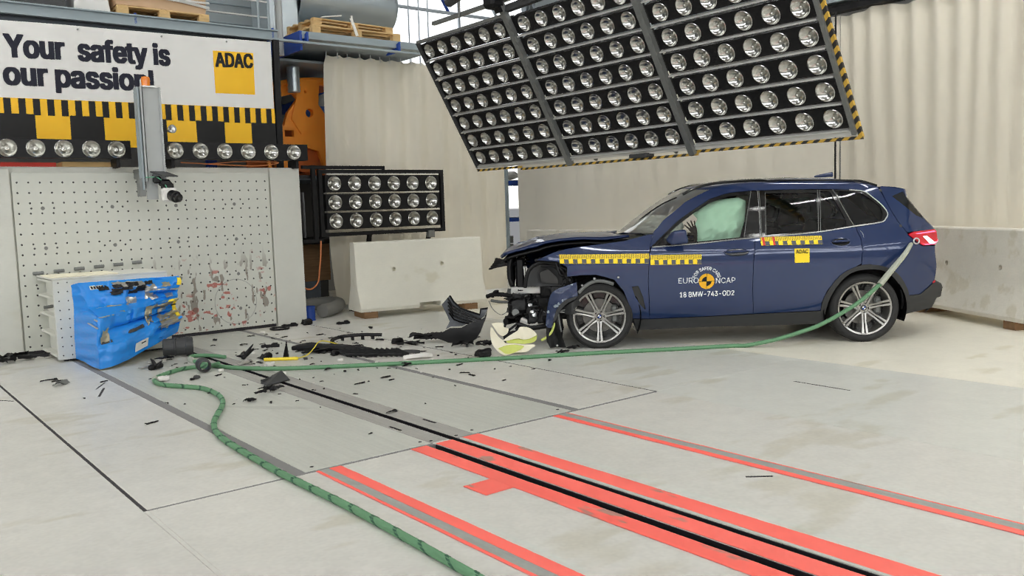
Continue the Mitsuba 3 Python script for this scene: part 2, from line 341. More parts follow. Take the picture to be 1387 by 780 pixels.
# roof truss bars in front of the windows
t = thing('roof_truss', 'pale steel roof truss crossing in front of the bright window', 'truss')
part(t, 'chord', bar((8.1, 17.5, 6.35), (19.2, 17.5, 6.35), 0.07, 0.06), 'pale_pole'); part(t, 'chord', bar((8.1, 17.5, 7.5), (19.2, 17.5, 7.5), 0.07, 0.06), 'pale_pole')
for i in range(7): part(t, 'brace', bar((8.6+i*1.5, 17.5, 7.5), (9.3+i*1.5, 17.5, 6.35), 0.05), 'blue_rack' if i == 2 else 'pale_pole')
for x in (10.30, 10.56, 10.80):
    single('scaffold_pole', {10.30: 'leftmost', 10.56: 'middle', 10.80: 'rightmost'}[x]+' of the three thin upright poles before the bright upper window', 'pole', rod((x, 16.2, 0.0), (x+0.02, 16.2, 7.95), 0.014), 'pale_pole', 30, group='upright poles before the bright window')
for i, (x, y, along) in enumerate(LAMP_SPOTS):
    t = thing('ceiling_lamp', 'long fluorescent tube lamp under the hall ceiling', 'lamp', 'ceiling tube lamps'); R90 = rotz(90*along)
    q = lambda m: move(m, (x, y, 0), R90)
    part(t, 'housing', q(span(-0.12, 0.12, -2.62, 2.62, CEIL-0.35, CEIL-0.28)), 'grey_steel')
    for k in (-1.8, 1.8): part(t, 'hanger', q(rod((0, k, CEIL-0.3), (0, k, CEIL), 0.01)), 'grey_steel')
    part(t, 'tube', q(span(-0.06, 0.06, -2.55, 2.55, CEIL-0.42, CEIL-0.36)), 'white_plastic', emitter={'type': 'area', 'radiance': {'type': 'rgb', 'value': [TUBE*v for v in (1.0, 0.985, 0.95)]}})

# ------------------------------------------------------------------ crash wall with load cell plate
cw = thing('crash_wall', 'big grey concrete crash block with perforated load cell plate', 'crash wall')
part(cw, 'block', span(-1.5, 5.56, 11.93, 13.0, 0, 2.30, 0.012), 'crash_paint')
part(cw, 'load_cell_plate', span(1.845, 5.085, 11.88, 11.95, 0.045, 2.225, 0.004), 'plate_paint', label='perforated plate with rows of dark screw holes and red smears')
part(cw, 'side_panel', span(-1.5, 1.825, 11.86, 11.94, 0.0, 2.27, 0.006), 'crash_paint')
part(cw, 'side_panel', span(5.105, 5.555, 11.87, 11.94, 0.0, 2.295, 0.006), 'crash_paint')
part(cw, 'gap_strip', span(1.845, 5.085, 11.90, 11.94, 0.0, 0.043), 'slot_black')

# ------------------------------------------------------------------ lamps
def lamp_mesh(R, n=20):
    """a PAR lamp looking along +z: reflector bowl, bulb cap and a raised rim"""
    prof = [(R*1.05, 0.0), (R*1.06, R*0.10), (R*1.0, R*0.14), (R*0.97, R*0.06), (R*0.80, -R*0.18), (R*0.55, -R*0.36), (R*0.26, -R*0.48), (R*0.24, -R*0.2)]
    return lathe(prof, n)
def bulb_mesh(R, n=14): return lathe([(R*0.24, -R*0.25), (R*0.235, -R*0.1), (R*0.17, 0.02*R), (R*0.09, 0.07*R), (0.0001, 0.08*R)], n)
def basis(z, up=(0, 0, 1.0)):
    z = np.asarray(z, float)/np.linalg.norm(z); x = np.cross(up, z); x /= np.linalg.norm(x); return np.stack([x, np.cross(z, x), z], 1)
def lamp_bar(parent, c, x, y, z, L, Hh, D, ts, R, name='lamp_bar'):
    """black box with the centre c (front face), axes x along, y up, z towards the front; lamps at the offsets ts along x"""
    Rm = np.stack([x, y, z], 1)
    pl = sbox(-L/2, -Hh/2, L/2, Hh/2)
    for s in ts: pl = pl.difference(Point(s, 0).buffer(R*1.03, 10))
    face = extrude(pl, 0.01, (0, 0, -0.01))
    back = cat([cbox(L, Hh, 0.01, 0, (0, 0, -D)), cbox(L, 0.008, D, 0, (0, Hh/2-0.004, -D/2)), cbox(L, 0.008, D, 0, (0, -Hh/2+0.004, -D/2)), cbox(0.008, Hh, D, 0, (L/2-0.004, 0, -D/2)), cbox(0.008, Hh, D, 0, (-L/2+0.004, 0, -D/2))])
    b = part(parent, name, move(cat([face, back]), c, Rm), 'black_metal') if parent else None
    return b, cat([face, back]), Rm
def add_lamps(holder, c, Rm, ts, R, deep):
    for s in ts:
        p = np.asarray(c)+Rm[:, 0]*s
        if deep:
            part(holder, 'lamp', move(cat([lamp_mesh(R), bulb_mesh(R)]), p, Rm), 'lamp_glass', 40)
        else:
            l = part(holder, 'lamp', move(lamp_mesh(R), p, Rm), 'lamp_glass', 40)
            part(l, 'bulb', move(bulb_mesh(R), p, Rm), 'bulb', 40)

# overhead panel: rectangle parallel to the rails, tilted towards the crash spot
P0 = np.array([8.216, 11.0, 2.249]); CU = np.array([-0.494, 0, 0.8695]); CY = np.array([0, -1.0, 0]); CN = np.cross(CY, CU); CN = -CN if CN[0] > 0 else CN
def pan(y, a, o=0.0): return np.array([0, y, 0])+P0*np.array([1, 0, 1])+CU*a+CN*o
pn = thing('overhead_lamp_panel', 'huge tilted overhead panel with rows of round floodlights above the car', 'lamp panel')
SECT = (([10.834-0.337*k for k in range(6)], 10.985, 8.92), ([8.64-0.335*k for k in range(6)], 8.83, 6.77), ([6.485-0.327*k for k in range(6)], 6.67, 4.70))
for k in range(7):
    a = 0.185+0.2965*k
    for ys, y0, y1 in SECT:
        c = pan((y0+y1)/2, a, 0.0); Rm = np.stack([-CY, np.cross(CN, -CY), CN], 1)
        b, _, _ = lamp_bar(pn, c, Rm[:, 0], Rm[:, 1], Rm[:, 2], y0-y1, 0.232, 0.12, [y-(y0+y1)/2 for y in ys], 0.100)
        add_lamps(b, c, Rm, [y-(y0+y1)/2 for y in ys], 0.100, True)
        part(pn, 'row_rail', bar(pan(y0, a-0.134, -0.01), pan(y1, a-0.134, -0.01), 0.014, 0.075) if False else move(cbox(y0-y1, 0.016, 0.075, 0.002), pan((y0+y1)/2, a-0.136, 0.006), Rm), 'bright_alu')
for y in (8.875, 6.72): part(pn, 'divider_beam', bar(pan(y, -0.05, 0.045), pan(y, 2.75, 0.045), 0.085, 0.07), 'mid_steel')
part(pn, 'end_beam', bar(pan(4.655, 0.0, 0.0), pan(4.655, 2.6, 0.0), 0.05, 0.09), 'mid_steel'); part(pn, 'end_beam', bar(pan(11.03, 0.0, 0.0), pan(11.03, 2.13, 0.0), 0.05, 0.05), 'dark_grey')
part(pn, 'bottom_rail', bar(pan(11.04, 0.02, 0.0), pan(4.63, 0.0, 0.0), 0.05, 0.05), 'bright_alu'); part(pn, 'top_rail', bar(pan(11.04, 2.13, 0.0), pan(8.9, 2.13, 0.0), 0.04, 0.04), 'mid_steel')
part(pn, 'top_rail', bar(pan(10.6, 2.30, -0.1), pan(8.5, 2.30, -0.1), 0.05, 0.05), 'mid_steel'); part(pn, 'top_rail', bar(pan(8.9, 2.20, 0.0), pan(4.63, 2.30, 0.0), 0.08, 0.08), 'dark_grey')
part(pn, 'hazard_strip', bar(pan(11.06, -0.035, 0.0), pan(10.0, -0.038, 0.0), 0.05, 0.03), 'hazard_tape', label='yellow and black striped edge')
part(pn, 'hazard_strip', bar(pan(10.0, -0.075, 0.0), pan(6.7, -0.08, 0.0), 0.05, 0.03), 'hazard_tape', label='yellow and black striped edge'); part(pn, 'hazard_strip', bar(pan(6.75, -0.045, 0.0), pan(4.6, -0.055, 0.0), 0.05, 0.03), 'hazard_tape', label='yellow and black striped edge')
part(pn, 'hazard_strip', bar(pan(4.61, -0.05, 0.0), pan(4.61, 1.42, 0.0), 0.05, 0.03), 'hazard_tape', label='yellow and black striped edge')
part(pn, 'hazard_strip', bar(pan(11.055, -0.03, 0.0), pan(11.055, 0.85, 0.0), 0.03, 0.03), 'hazard_tape', label='yellow and black striped edge')
for y in (8.45, 7.75, 7.05): part(pn, 'tilt_strut', bar(pan(y, -0.05, -0.03), pan(y-0.12, 0.12, -0.12), 0.04), 'mid_steel')
part(pn, 'connector', cbox(0.16, 0.3, 0.05, 0.01, pan(7.55, -0.02, 0.03)), 'dark_grey')
part(pn, 'pivot_arm', cat([bar(pan(8.9, 2.2, 0.06), pan(8.9, 2.75, 0.06), 0.12, 0.10), cbox(0.22, 0.22, 0.2, 0.04, pan(8.93, 2.36, 0.08)), cbox(0.16, 0.3, 0.12, 0.03, pan(8.75, 2.42, 0.0))]), 'black_metal'); part(pn, 'pivot_arm', bar(pan(8.45, 2.24, 0.0), pan(8.35, 2.7, -0.05), 0.10, 0.09), 'dark_grey')
part(pn, 'cable_drum', move(trimesh.creation.cylinder(0.07, 0.28, sections=16), pan(9.7, 2.55, 0.05), rotx(80)), 'dark_grey', 40)
for y in (9.9, 7.8, 5.7):
    part(pn, 'hanger_chain', rod(pan(y, 2.28, -0.05), np.append(pan(y, 2.28, -0.05)[:2], CEIL), 0.018), 'mid_steel')

# lamp bars on the crash wall
def wall_bar(x0, x1, xs, label, zc=2.505):
    c = np.array([(x0+x1)/2, 11.68, zc]); X, Y, Z = np.array([1.0, 0, 0]), np.array([0, 0, 1.0]), np.array([0, -1.0, 0])
    k = thing('wall_lamp_bar', label, 'lamp bar')
    b, m, Rm = lamp_bar(k, c, X, Y, Z, x1-x0, 0.225, 0.14, [x-c[0] for x in xs], 0.100, 'housing')
    add_lamps(k, c, Rm, [x-c[0] for x in xs], 0.100, False)
    for x in (x0+0.15, x1-0.15): part(k, 'bracket', span(x-0.02, x+0.02, 11.72, 12.0, 2.28, 2.40), 'black_metal')
    return k
wall_bar(1.05, 3.18, [1.20, 1.50, 1.80, 2.10, 2.405, 2.715, 3.01], 'black lamp bar left of the grey post on top of the crash wall')
wall_bar(3.56, 5.615, [3.735, 4.065, 4.395, 4.725, 5.06, 5.40], 'black lamp bar right of the grey post on top of the crash wall')
t = thing('red_board', 'red board lying on the crash wall under the lamp bar', 'board'); scene[t] = ply(span(1.4, 2.38, 12.05, 12.5, 2.30, 2.36), 'red_print')
t = thing('wooden_board', 'wooden board lying on the crash wall under the lamp bar', 'board'); scene[t] = ply(span(2.45, 3.1, 12.05, 12.5, 2.30, 2.37), 'wood')
single('copper_cable', 'thin copper coloured cable looping under the right lamp bar', 'cable', tube(smoothline([(3.85, 11.85, 2.36), (4.4, 11.8, 2.33), (4.8, 11.78, 2.315), (5.05, 11.78, 2.33), (5.2, 11.8, 2.37), (4.7, 11.85, 2.38), (4.2, 11.86, 2.34)]), 0.008, 6), 'orange_cable', 40)

# light box behind the white barrier
lb = thing('floodlight_box', 'black frame with three rows of six round floodlights above the white barrier', 'floodlight'); LY = 12.3; ls = 0.981
lx = [6.325, 6.68, 7.04, 7.40, 7.76, 8.125]
for i, z in enumerate((2.078, 1.785, 1.492)):
    c = np.array([(6.16+8.30)/2, LY-0.02, z]); Rm = np.stack([[1.0, 0, 0], [0, 0, 1.0], [0, -1.0, 0]], 1)
    b, _, _ = lamp_bar(lb, c, Rm[:, 0], Rm[:, 1], Rm[:, 2], 2.12, 0.262, 0.15, [x-c[0] for x in lx], 0.110)
    l = add_lamps(b, c, Rm, [x-c[0] for x in lx], 0.110, True)
    part(lb, 'row_rail', span(7.6, 8.28, LY-0.035, LY-0.02, z+0.142, z+0.153), 'bright_alu')
part(lb, 'row_rail', span(6.2, 8.28, LY-0.035, LY-0.02, 2.222, 2.236), 'bright_alu')
for a, b in (((6.09, 1.27), (6.09, 2.28)), ((8.35, 1.27), (8.35, 2.28)), ((6.06, 2.265), (8.38, 2.265)), ((6.06, 1.285), (8.38, 1.285)), ((5.98, 1.18), (5.98, 2.36))):
    part(lb, 'frame_bar', bar((a[0], LY, a[1]), (b[0], LY, b[1]), 0.06), 'black_metal')
part(lb, 'frame_bar', bar((5.80, LY, 2.33), (7.24, LY, 2.33), 0.05), 'black_metal'); part(lb, 'frame_bar', bar((7.22, LY, 2.25), (7.22, LY, 2.34), 0.04), 'black_metal'); part(lb, 'frame_bar', bar((5.62, LY, 1.2), (6.1, LY, 1.2), 0.05), 'black_metal')
part(lb, 'frame_bar', bar((5.60, LY+0.2, 2.19), (6.05, LY+0.1, 2.19), 0.05), 'black_metal')
for x in (6.95, 8.1): part(lb, 'leg', cat([bar((x, LY+0.35, 0.0), (x, LY+0.05, 1.3), 0.06), span(x-0.2, x+0.2, LY+0.2, LY+0.5, 0, 0.02)]), 'black_metal')
part(lb, 'clamp', cbox(0.12, 0.1, 0.12, 0.01, (8.08, LY-0.02, 1.22)), 'mid_steel')
single('orange_cable', 'orange cable hanging in a loop below the floodlight frame', 'cable', tube(smoothline([(6.02, 12.22, 1.2), (5.99, 12.2, 0.95), (5.96, 12.2, 0.75), (5.92, 12.2, 0.56), (5.80, 12.2, 0.47), (5.68, 12.22, 0.52), (5.60, 12.3, 0.7), (5.58, 12.5, 1.0)]), 0.012, 7), 'orange_cable', 40)

# ------------------------------------------------------------------ banner
BY = 12.3
bn = thing('banner', 'white banner over a black and yellow chequered stripe with slogan lettering', 'banner')
def btop(x): return 4.105+(x-1.95)*0.015
def wave(x, z): return 0.012*np.sin(x*2.1+z*1.3)+0.008*np.sin(x*5.3-z*2.2)
def bsheet(x0, x1, z0, z1, m, name, off=0.0, n=24, label=None, nz_=8):
    x, z = np.meshgrid(np.linspace(x0, x1, n), np.linspace(0, 1, nz_), indexing='ij')
    zz = (z0(x) if callable(z0) else z0)*(1-z)+(z1(x) if callable(z1) else z1)*z
    return part(bn, name, grid(np.stack([x, BY-off+wave(x, zz), zz], -1), flip=True, thick=-0.002), m, True, label)
def bmid(x): return 3.168+(x-1.87)*0.0065
bsheet(0.3, 5.415, bmid, btop, 'white_vinyl', 'white_field', n=60)
bsheet(0.3, 5.42, 2.58, bmid, 'yellow_vinyl', 'stripe_field', n=60)
EDG = [1.828-0.405, 1.828, 2.233, 2.635, 3.035, 3.44, 3.84, 4.245, 4.65, 5.055, 5.42]
for i in range(1, len(EDG)-1, 2): bsheet(EDG[i], EDG[i+1], 2.58, 2.975, 'black_print', 'black_block', 0.004)
k = 0; x = 1.90-0.162*3
while x < 5.40:
    bsheet(x, min(x+0.078, 5.42), 2.965, lambda q: bmid(q)-0.004, 'black_print', 'black_tooth', 0.005, 4, None, 4); x += 0.1615
def btext(text, x0, x1, z0, h, slope, m, name, off=0.004, heavy=0.0):
    tm = meshkit.text_mesh(text, h, 0.003, True); w = tm.bounds[1, 0]-tm.bounds[0, 0]; sx = (x1-x0)/w; xo = tm.bounds[0, 0]
    for g in glyphs(tm):
        g = cat([move(g, (q*heavy/sx, r*heavy*0.4, 0.0002*k)) for k, (q, r) in enumerate(((0, 0), (1, 1), (-1, 1), (1, -1), (-1, -1)))] if heavy else [g]); v = np.array(g.vertices)
        X = x0+(v[:, 0]-xo)*sx; Z = z0+v[:, 1]+slope*(X-x0); g.vertices = np.stack([X, BY-off-v[:, 2]+wave(X, Z), Z], -1); part(bn, name, g, m)
btext('Your  safety is', 1.965, 3.94, 3.672, 0.262, 0.022, 'navy_print', 'letter', heavy=0.012)
btext('our passion!', 1.93, 3.70, 3.335, 0.262, 0.010, 'navy_print', 'letter', heavy=0.012)
bsheet(4.55, 5.135, lambda q: 3.37+(q-4.55)*0.02, lambda q: 3.965+(q-4.55)*0.015, 'yellow_vinyl', 'logo_field', 0.004, 12, 'yellow square with black lettering')
btext('ADAC', 4.578, 5.115, 3.748, 0.185, 0.03, 'black_print', 'logo_letter', off=0.008, heavy=0.007)
for xx in (2.8, 3.85, 4.75): part(bn, 'eyelet', move(trimesh.creation.cylinder(0.012, 0.01, sections=10), (xx, BY-0.012+float(wave(np.array(xx), np.array(4.07))), btop(xx)-0.045), rotx(90)), 'mid_steel')
single('banner_post', 'black upright post at the right edge of the banner', 'post', bar((5.47, 12.32, 2.3), (5.50, 12.32, 4.20), 0.09, 0.06), 'black_metal')

# ------------------------------------------------------------------ post with beacon and camera
ps = thing('camera_post', 'grey steel post rising before the lamp bars with an orange beacon on top', 'post')
u_ = Polygon([(-0.13, -0.09), (0.15, -0.09), (0.15, 0.09), (0.135, 0.09), (0.135, -0.075), (-0.115, -0.075), (-0.115, 0.09), (-0.13, 0.09)])
part(ps, 'column', cat([span(3.205, 3.225, 11.20, 11.36, 2.08, 3.24), span(3.25, 3.435, 11.25, 11.38, 2.06, 3.24), span(3.435, 3.452, 11.20, 11.36, 2.10, 3.245)]), 'grey_steel')
part(ps, 'guide_rail', cat([span(3.165, 3.185, 11.20, 11.34, 1.98, 3.235), span(3.190, 3.20, 11.23, 11.34, 1.98, 3.235)]), 'beam_grey'); part(ps, 'groove', span(3.20, 3.25, 11.30, 11.34, 2.0, 3.23), 'mid_steel')
for z in (2.16, 2.19): part(ps, 'screw', move(trimesh.creation.cylinder(0.008, 0.01, sections=8), (3.30+0.12*(z > 2.17), 11.247, z), rotx(90)), 'joint_dark')
part(ps, 'top_plate', span(3.24, 3.40, 11.2, 11.36, 3.24, 3.255), 'bright_alu')
part(ps, 'beacon', move(lathe([(0.0001, 0), (0.05, 0), (0.05, 0.05), (0.053, 0.055), (0.05, 0.105), (0.042, 0.115), (0.0001, 0.117)], 20), (3.30, 11.27, 3.255)), 'amber', 35, 'orange beacon lamp')
part(ps, 'bracket', span(3.13, 3.20, 11.22, 11.34, 1.90, 2.12), 'mid_steel'); part(ps, 'clear_shield', span(3.22, 3.36, 11.26, 11.27, 1.86, 2.08), 'grey_steel')
part(ps, 'support_arm', bar((3.3, 11.36, 2.2), (3.3, 11.9, 2.2), 0.1, 0.12), 'mid_steel')
cm = thing('camera', 'camera with black lens under a dark hood plate at the post foot', 'camera')
part(cm, 'hood', hull([(3.27, 11.22, 2.20), (3.45, 11.22, 2.20), (3.36, 10.98, 2.135), (3.52, 10.98, 2.135)], [0.008]*4), 'dark_grey')
part(cm, 'mount', cat([cbox(0.12, 0.14, 0.08, 0.02, (3.40, 11.12, 2.06)), cbox(0.14, 0.12, 0.1, 0.03, (3.43, 11.12, 2.02)), cbox(0.09, 0.09, 0.09, 0.02, (3.32, 11.15, 2.10))]), 'black_plastic', 30)
part(cm, 'body', cbox(0.17, 0.16, 0.17, 0.02, (3.43, 11.08, 1.91), rotz(-10)), 'white_plastic', 30)
part(cm, 'lens', move(lathe([(0.0001, -0.02), (0.07, -0.02), (0.072, 0.07), (0.055, 0.075), (0.055, 0.13), (0.042, 0.135), (0.0001, 0.12)], 20), (3.45, 10.99, 1.895), basis((0.25, -1, -0.25))), 'black_gloss', 35, 'black lens')
part(cm, 'cable', tube(smoothline([(3.2, 11.2, 2.13), (3.32, 11.1, 2.12), (3.40, 11.05, 2.0), (3.36, 11.05, 1.9)]), 0.006, 6), 'green_cable', 40)
spt = thing('spotlight', 'small round silver spotlight on the right side of the grey post', 'spotlight')
part(spt, 'head', move(lathe([(0.0001, -0.08), (0.035, -0.075), (0.055, 0.0), (0.052, 0.004), (0.045, -0.02), (0.0001, -0.03)], 18), (3.56, 11.18, 2.735), basis((0.2, -1, 0.1))), 'silver', 35); part(spt, 'arm', bar((3.45, 11.26, 2.70), (3.55, 11.24, 2.72), 0.02), 'black_metal')

# ------------------------------------------------------------------ curtains
def curtain(name, label, A, B, z0, z1, fold, amp, hooks, seed, group=None, top=None, lean=None, n=None, low=0.25, pw=0.6, m_='curtain'):
    A, B = np.array(A, float), np.array(B, float); L = np.linalg.norm(B-A); d = (B-A)/L; nrm = np.array([-d[1], d[0]])
    n = n or int(L/0.035); s = np.linspace(0, L, n); m = 26; t = np.linspace(0, 1, m)
    S, Tt = np.meshgrid(s, t, indexing='ij')
    w = meshkit.fbm(np.stack([S*0.9, S*0+seed, Tt*0.6], -1), 3, seed)
    ph = S*2*np.pi/fold+6*w
    o = amp*np.sin(ph)*(low+(1-low)*Tt**pw)*(0.4+1.2*meshkit.noise(np.stack([S*0.5, S*0+3, Tt*0.8], -1), seed+5))+0.1*(meshkit.fbm(np.stack([S*0.35, S*0, Tt*1.4], -1), 3, seed+9)-0.5)
    zt = z1(S) if callable(z1) else z1+S*0
    sc = 0.035*np.abs(np.sin(np.pi*S/hooks))*(-1) if hooks else 0
    Z = z0*(1-Tt)+(zt+sc)*Tt
    sh = lean(S, Tt) if lean else 0
    P = np.stack([A[0]+d[0]*(S+sh)+nrm[0]*o, A[1]+d[1]*(S+sh)+nrm[1]*o, Z], -1)
    c = thing(name, label, 'curtain', group)
    part(c, 'fabric', grid(P, thick=0.004), m_, True)
    if hooks:
        for q in np.arange(0, L+0.01, hooks):
            i = min(n-1, int(q/L*(n-1))); p = P[i, -1]
            part(c, 'hook', cat([rod(p-[0, 0, 0.03], p+[0, 0, 0.05], 0.007, 6), move(trimesh.creation.torus(0.016, 0.006, major_sections=10, minor_sections=6), p-[0, 0.008, 0.03], rotx(90))]), 'silver')
    return c
curtain('curtain', 'beige curtain hung on hooks behind the floodlight box and white barrier', (6.78, 13.2), (10.44, 13.2), 0.06, lambda s: 4.24+s*0.004, 0.42, 0.035, 0.205, 3, lean=lambda S, t: -0.14*np.clip(1-S/0.8, 0, 1)*(1-t)**0.3*(1-0.9*(1-t)**6))
curtain('curtain', 'tall beige curtain behind the car, left of the dark vertical pole', (12.6, 7.42), (12.6, 15.42), 0.05, 4.42, 0.55, 0.024, 0.0, 11, low=0.12, pw=1.6, m_='curtain_pale')
curtain('curtain', 'tall beige curtain with many folds, right of the dark vertical pole', (12.6, -6), (12.6, 7.40), 0.05, lambda s: 4.42+0.03*np.sin(s*7), 0.30, 0.036, 0.0, 19, low=0.14, pw=1.5)
single('curtain_pole', 'dark vertical pole between the two tall curtains behind the car', 'pole', rod((12.47, 7.41, 0), (12.47, 7.41, 4.46), 0.014), 'black_metal', 40)
t = thing('curtain_rail', 'grey rail and dark track along the top of the tall curtains', 'rail')
part(t, 'track', span(12.50, 12.70, -6, 15.5, 4.46, 4.56), 'black_metal'); part(t, 'beam', span(12.45, 12.75, -6, 15.5, 4.60, 4.74), 'beam_grey')
part(t, 'cladding', span(12.9, 12.95, -12, 15.0, 4.7, CEIL), 'wall_cladding')

# ------------------------------------------------------------------ concrete barriers
def barrier(label, A, B, z0, hgt, m, holes, wmax=0.62, wtop=0.20, notch=None, ends=True):
    """A, B: ends of the front bottom edge on plan"""
    A, B = np.array(A, float), np.array(B, float); L = np.linalg.norm(B-A); d = (B-A)/L; back = np.array([-d[1], d[0]])
    if back@(A) < 0: back = -back
    h = hgt; w = wmax/2; wt = wtop/2
    half = [(w-0.02, 0), (w, 0.05), (w-0.03, 0.10*h), (w-0.08, 0.20*h), (w-0.13, 0.30*h), (w-0.165, 0.42*h), (wt+0.005, h-0.02), (wt-0.012, h)]
    pl = Polygon([(x, z) for x, z in half]+[(-x, z) for x, z in half[::-1]])
    mesh = trimesh.creation.extrude_polygon(pl, L, engine='earcut')     # x across, y up, z along
    Rm = np.stack([np.append(back, 0), [0, 0, 1.0], np.append(d, 0)], 1)
    if np.linalg.det(Rm) < 0: mesh.vertices[:, 0] *= -1; mesh.invert(); Rm[:, 0] *= -1
    mesh.apply_transform(M4(Rm, np.append(A+back*w, z0)))
    cut = []
    for s, z in holes:
        c = np.append(A+d*s+back*(w-0.1), z0+z); cut.append(move(trimesh.creation.cylinder(0.035, 0.6, sections=16), c-np.append(back, 0)*0.25, basis(np.append(back, 0))))
    if notch: cut.append(move(cbox(0.36, 0.5, 0.16), np.append(A+d*notch+back*0.1, z0), np.stack([np.append(d, 0), np.append(back, 0), [0, 0, 1.0]], 1)))
    if cut: mesh = trimesh.boolean.difference([mesh]+cut, engine='manifold')
    k = thing('concrete_barrier', label, 'barrier'); scene[k] = ply(mesh, m, 25)
    return A, d, back, L
WA = barrier('white concrete barrier below the black floodlight box', (6.30, 11.56), (8.42, 11.18), 0.10, 1.06, 'barrier_white', [(0.62, 0.62), (1.44, 0.66)], notch=1.14)
for s, lab in ((0.16, 'wooden block under the left end of the white barrier'), (1.86, 'wooden block under the right end of the white barrier')):
    p = WA[0]+WA[1]*s+WA[2]*0.26; single('wooden_block', lab, 'wooden block', cbox(0.22, 0.5, 0.097, 0.004, (p[0], p[1], 0.0495), rotz(math.degrees(math.atan2(WA[1][1], WA[1][0])))), 'wood_dark')
RB = barrier('grey concrete barrier standing right behind the rear of the car', (10.62, 3.95), (11.90, 6.05), 0.10, 1.07, 'barrier_grey', [(0.66, 0.60), (1.7, 0.60)])
for s, lab in ((0.30, 'wooden block under the near end of the grey barrier'), (2.15, 'wooden block under the far end of the grey barrier')):
    p = RB[0]+RB[1]*s+RB[2]*0.28; single('wooden_block', lab, 'wooden block', cbox(0.20, 0.5, 0.097, 0.004, (p[0], p[1], 0.0495), rotz(math.degrees(math.atan2(RB[1][1], RB[1][0])))), 'wood_dark')
MB = barrier('pale concrete barrier behind the car hood in front of the curtain', (11.72, 11.3), (11.72, 14.35), 0.0, 1.13, 'barrier_grey', [])
barrier('pale concrete barrier behind the middle of the car in front of the curtain', (11.70, 8.1), (11.72, 11.2), 0.0, 1.13, 'barrier_grey', [])

# ------------------------------------------------------------------ mezzanine, top left
mz = thing('mezzanine', 'blue grey steel mezzanine above the banner carrying the pallets', 'mezzanine')
part(mz, 'edge_beam', cat([span(-3, 5.58, 12.42, 12.50, 4.225, 4.345), span(-3, 5.58, 12.36, 12.52, 4.345, 4.362)]), 'beam_grey')
part(mz, 'lower_rail', span(-3, 8.35, 12.34, 12.42, 4.205, 4.235), 'beam_grey')
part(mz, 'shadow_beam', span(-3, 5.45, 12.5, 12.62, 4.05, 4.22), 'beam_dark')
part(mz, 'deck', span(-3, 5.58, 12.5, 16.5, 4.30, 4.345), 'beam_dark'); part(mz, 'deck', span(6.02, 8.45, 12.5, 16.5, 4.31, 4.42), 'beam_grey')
part(mz, 'deck_soffit', span(5.6, 8.4, 13.45, 16.5, 4.12, 4.16), 'beam_grey')
for x in (3.55, 5.50, 6.06, 7.7): part(mz, 'gusset', extrude(Polygon([(0, 0), (0.42, 0), (0.42, 0.02), (0, 0.16)]), 0.03, (x, 12.42, 4.235), np.array([[0, 0, 1.0], [1.0, 0, 0], [0, 1.0, 0]])), 'blue_rack', label='blue gusset plate')
part(mz, 'side_beam', span(5.98, 6.02, 12.5, 16.4, 4.13, 4.42), 'blue_rack', label='blue side beam'); part(mz, 'side_beam', span(5.42, 5.57, 12.62, 16.4, 4.05, 4.21), 'blue_rack', label='blue side beam')
for x, y in ((7.6, 15.9), (5.9, 16.4), (-2.5, 16.4)): part(mz, 'column', bar((x, y, 0), (x, y, 4.3), 0.16, 0.16), 'blue_rack')
part(mz, 'cross_beam', span(-3, 8.4, 16.3, 16.5, 3.62, 3.80), 'blue_rack', label='blue cross beam'); part(mz, 'brace', bar((6.4, 16.2, 3.3), (8.2, 16.2, 4.1), 0.14, 0.1), 'blue_rack', label='blue cross beam')
def pallet(label, x0, y0, z0, rz=0.0, L=1.2, W=0.8, m='wood'):
    t = thing('pallet', label, 'pallet'); Rz = rotz(rz); o = np.array([x0, y0, z0])
    def pp(name, x, X, y, Y, z, Z): part(t, name, move(span(x, X, y, Y, z, Z, 0.004), o, Rz), m)
    for i in range(5): pp('deck_board', 0, L, i*(W-0.1)/4, i*(W-0.1)/4+0.1, 0.122, 0.144)
    for i in range(3):
        for j in range(3): pp('block', i*(L-0.145)/2, i*(L-0.145)/2+0.145, j*(W-0.1)/2, j*(W-0.1)/2+0.1, 0.022, 0.10)
    for i in range(3): pp('cross_board', i*(L-0.145)/2, i*(L-0.145)/2+0.145, 0, W, 0.10, 0.122)
    for j in range(3): pp('bottom_board', 0, L, j*(W-0.1)/2, j*(W-0.1)/2+0.1, 0, 0.022)
    return t
pallet('wooden pallet under the film wrapped cartons on the mezzanine', 3.37, 12.52, 4.362, L=1.24)
pallet('wooden pallet lying on the right end of the mezzanine deck', 6.25, 12.60, 4.42, L=1.6, W=1.0); pallet('wooden pallet stacked askew on another pallet', 6.35, 12.75, 4.565, 3.0, L=1.5, W=0.9)
def wrapped(label, x0, x1, y0, y1, z0, z1, m, seed):
    b = trimesh.creation.box((x1-x0, y1-y0, z1-z0)); b = b.subdivide().subdivide().subdivide(); b = crumple(move(b, ((x0+x1)/2, (y0+y1)/2, (z0+z1)/2)), 0.03, 5, seed); b.vertices[:, 2] = np.maximum(b.vertices[:, 2], z0)
    return single('wrapped_load', label, 'package', b, m, 50)
wrapped('film wrapped brown cartons stacked on the mezzanine pallet', 3.37, 4.58, 12.54, 13.3, 4.508, 5.2, 'carton', 2); wrapped('grey film wrapped load left of the carton pallet', 2.85, 3.3, 12.6, 13.4, 4.364, 5.1, 'film_wrap', 5); wrapped('dark wrapped load at the left end of the mezzanine', 0.4, 2.75, 12.6, 13.4, 4.364, 5.0, 'dark_grey', 9)
w = thing('stretch_film', 'shiny strips of stretch film around the brown cartons', 'stretch film')
rng = random.Random(5)
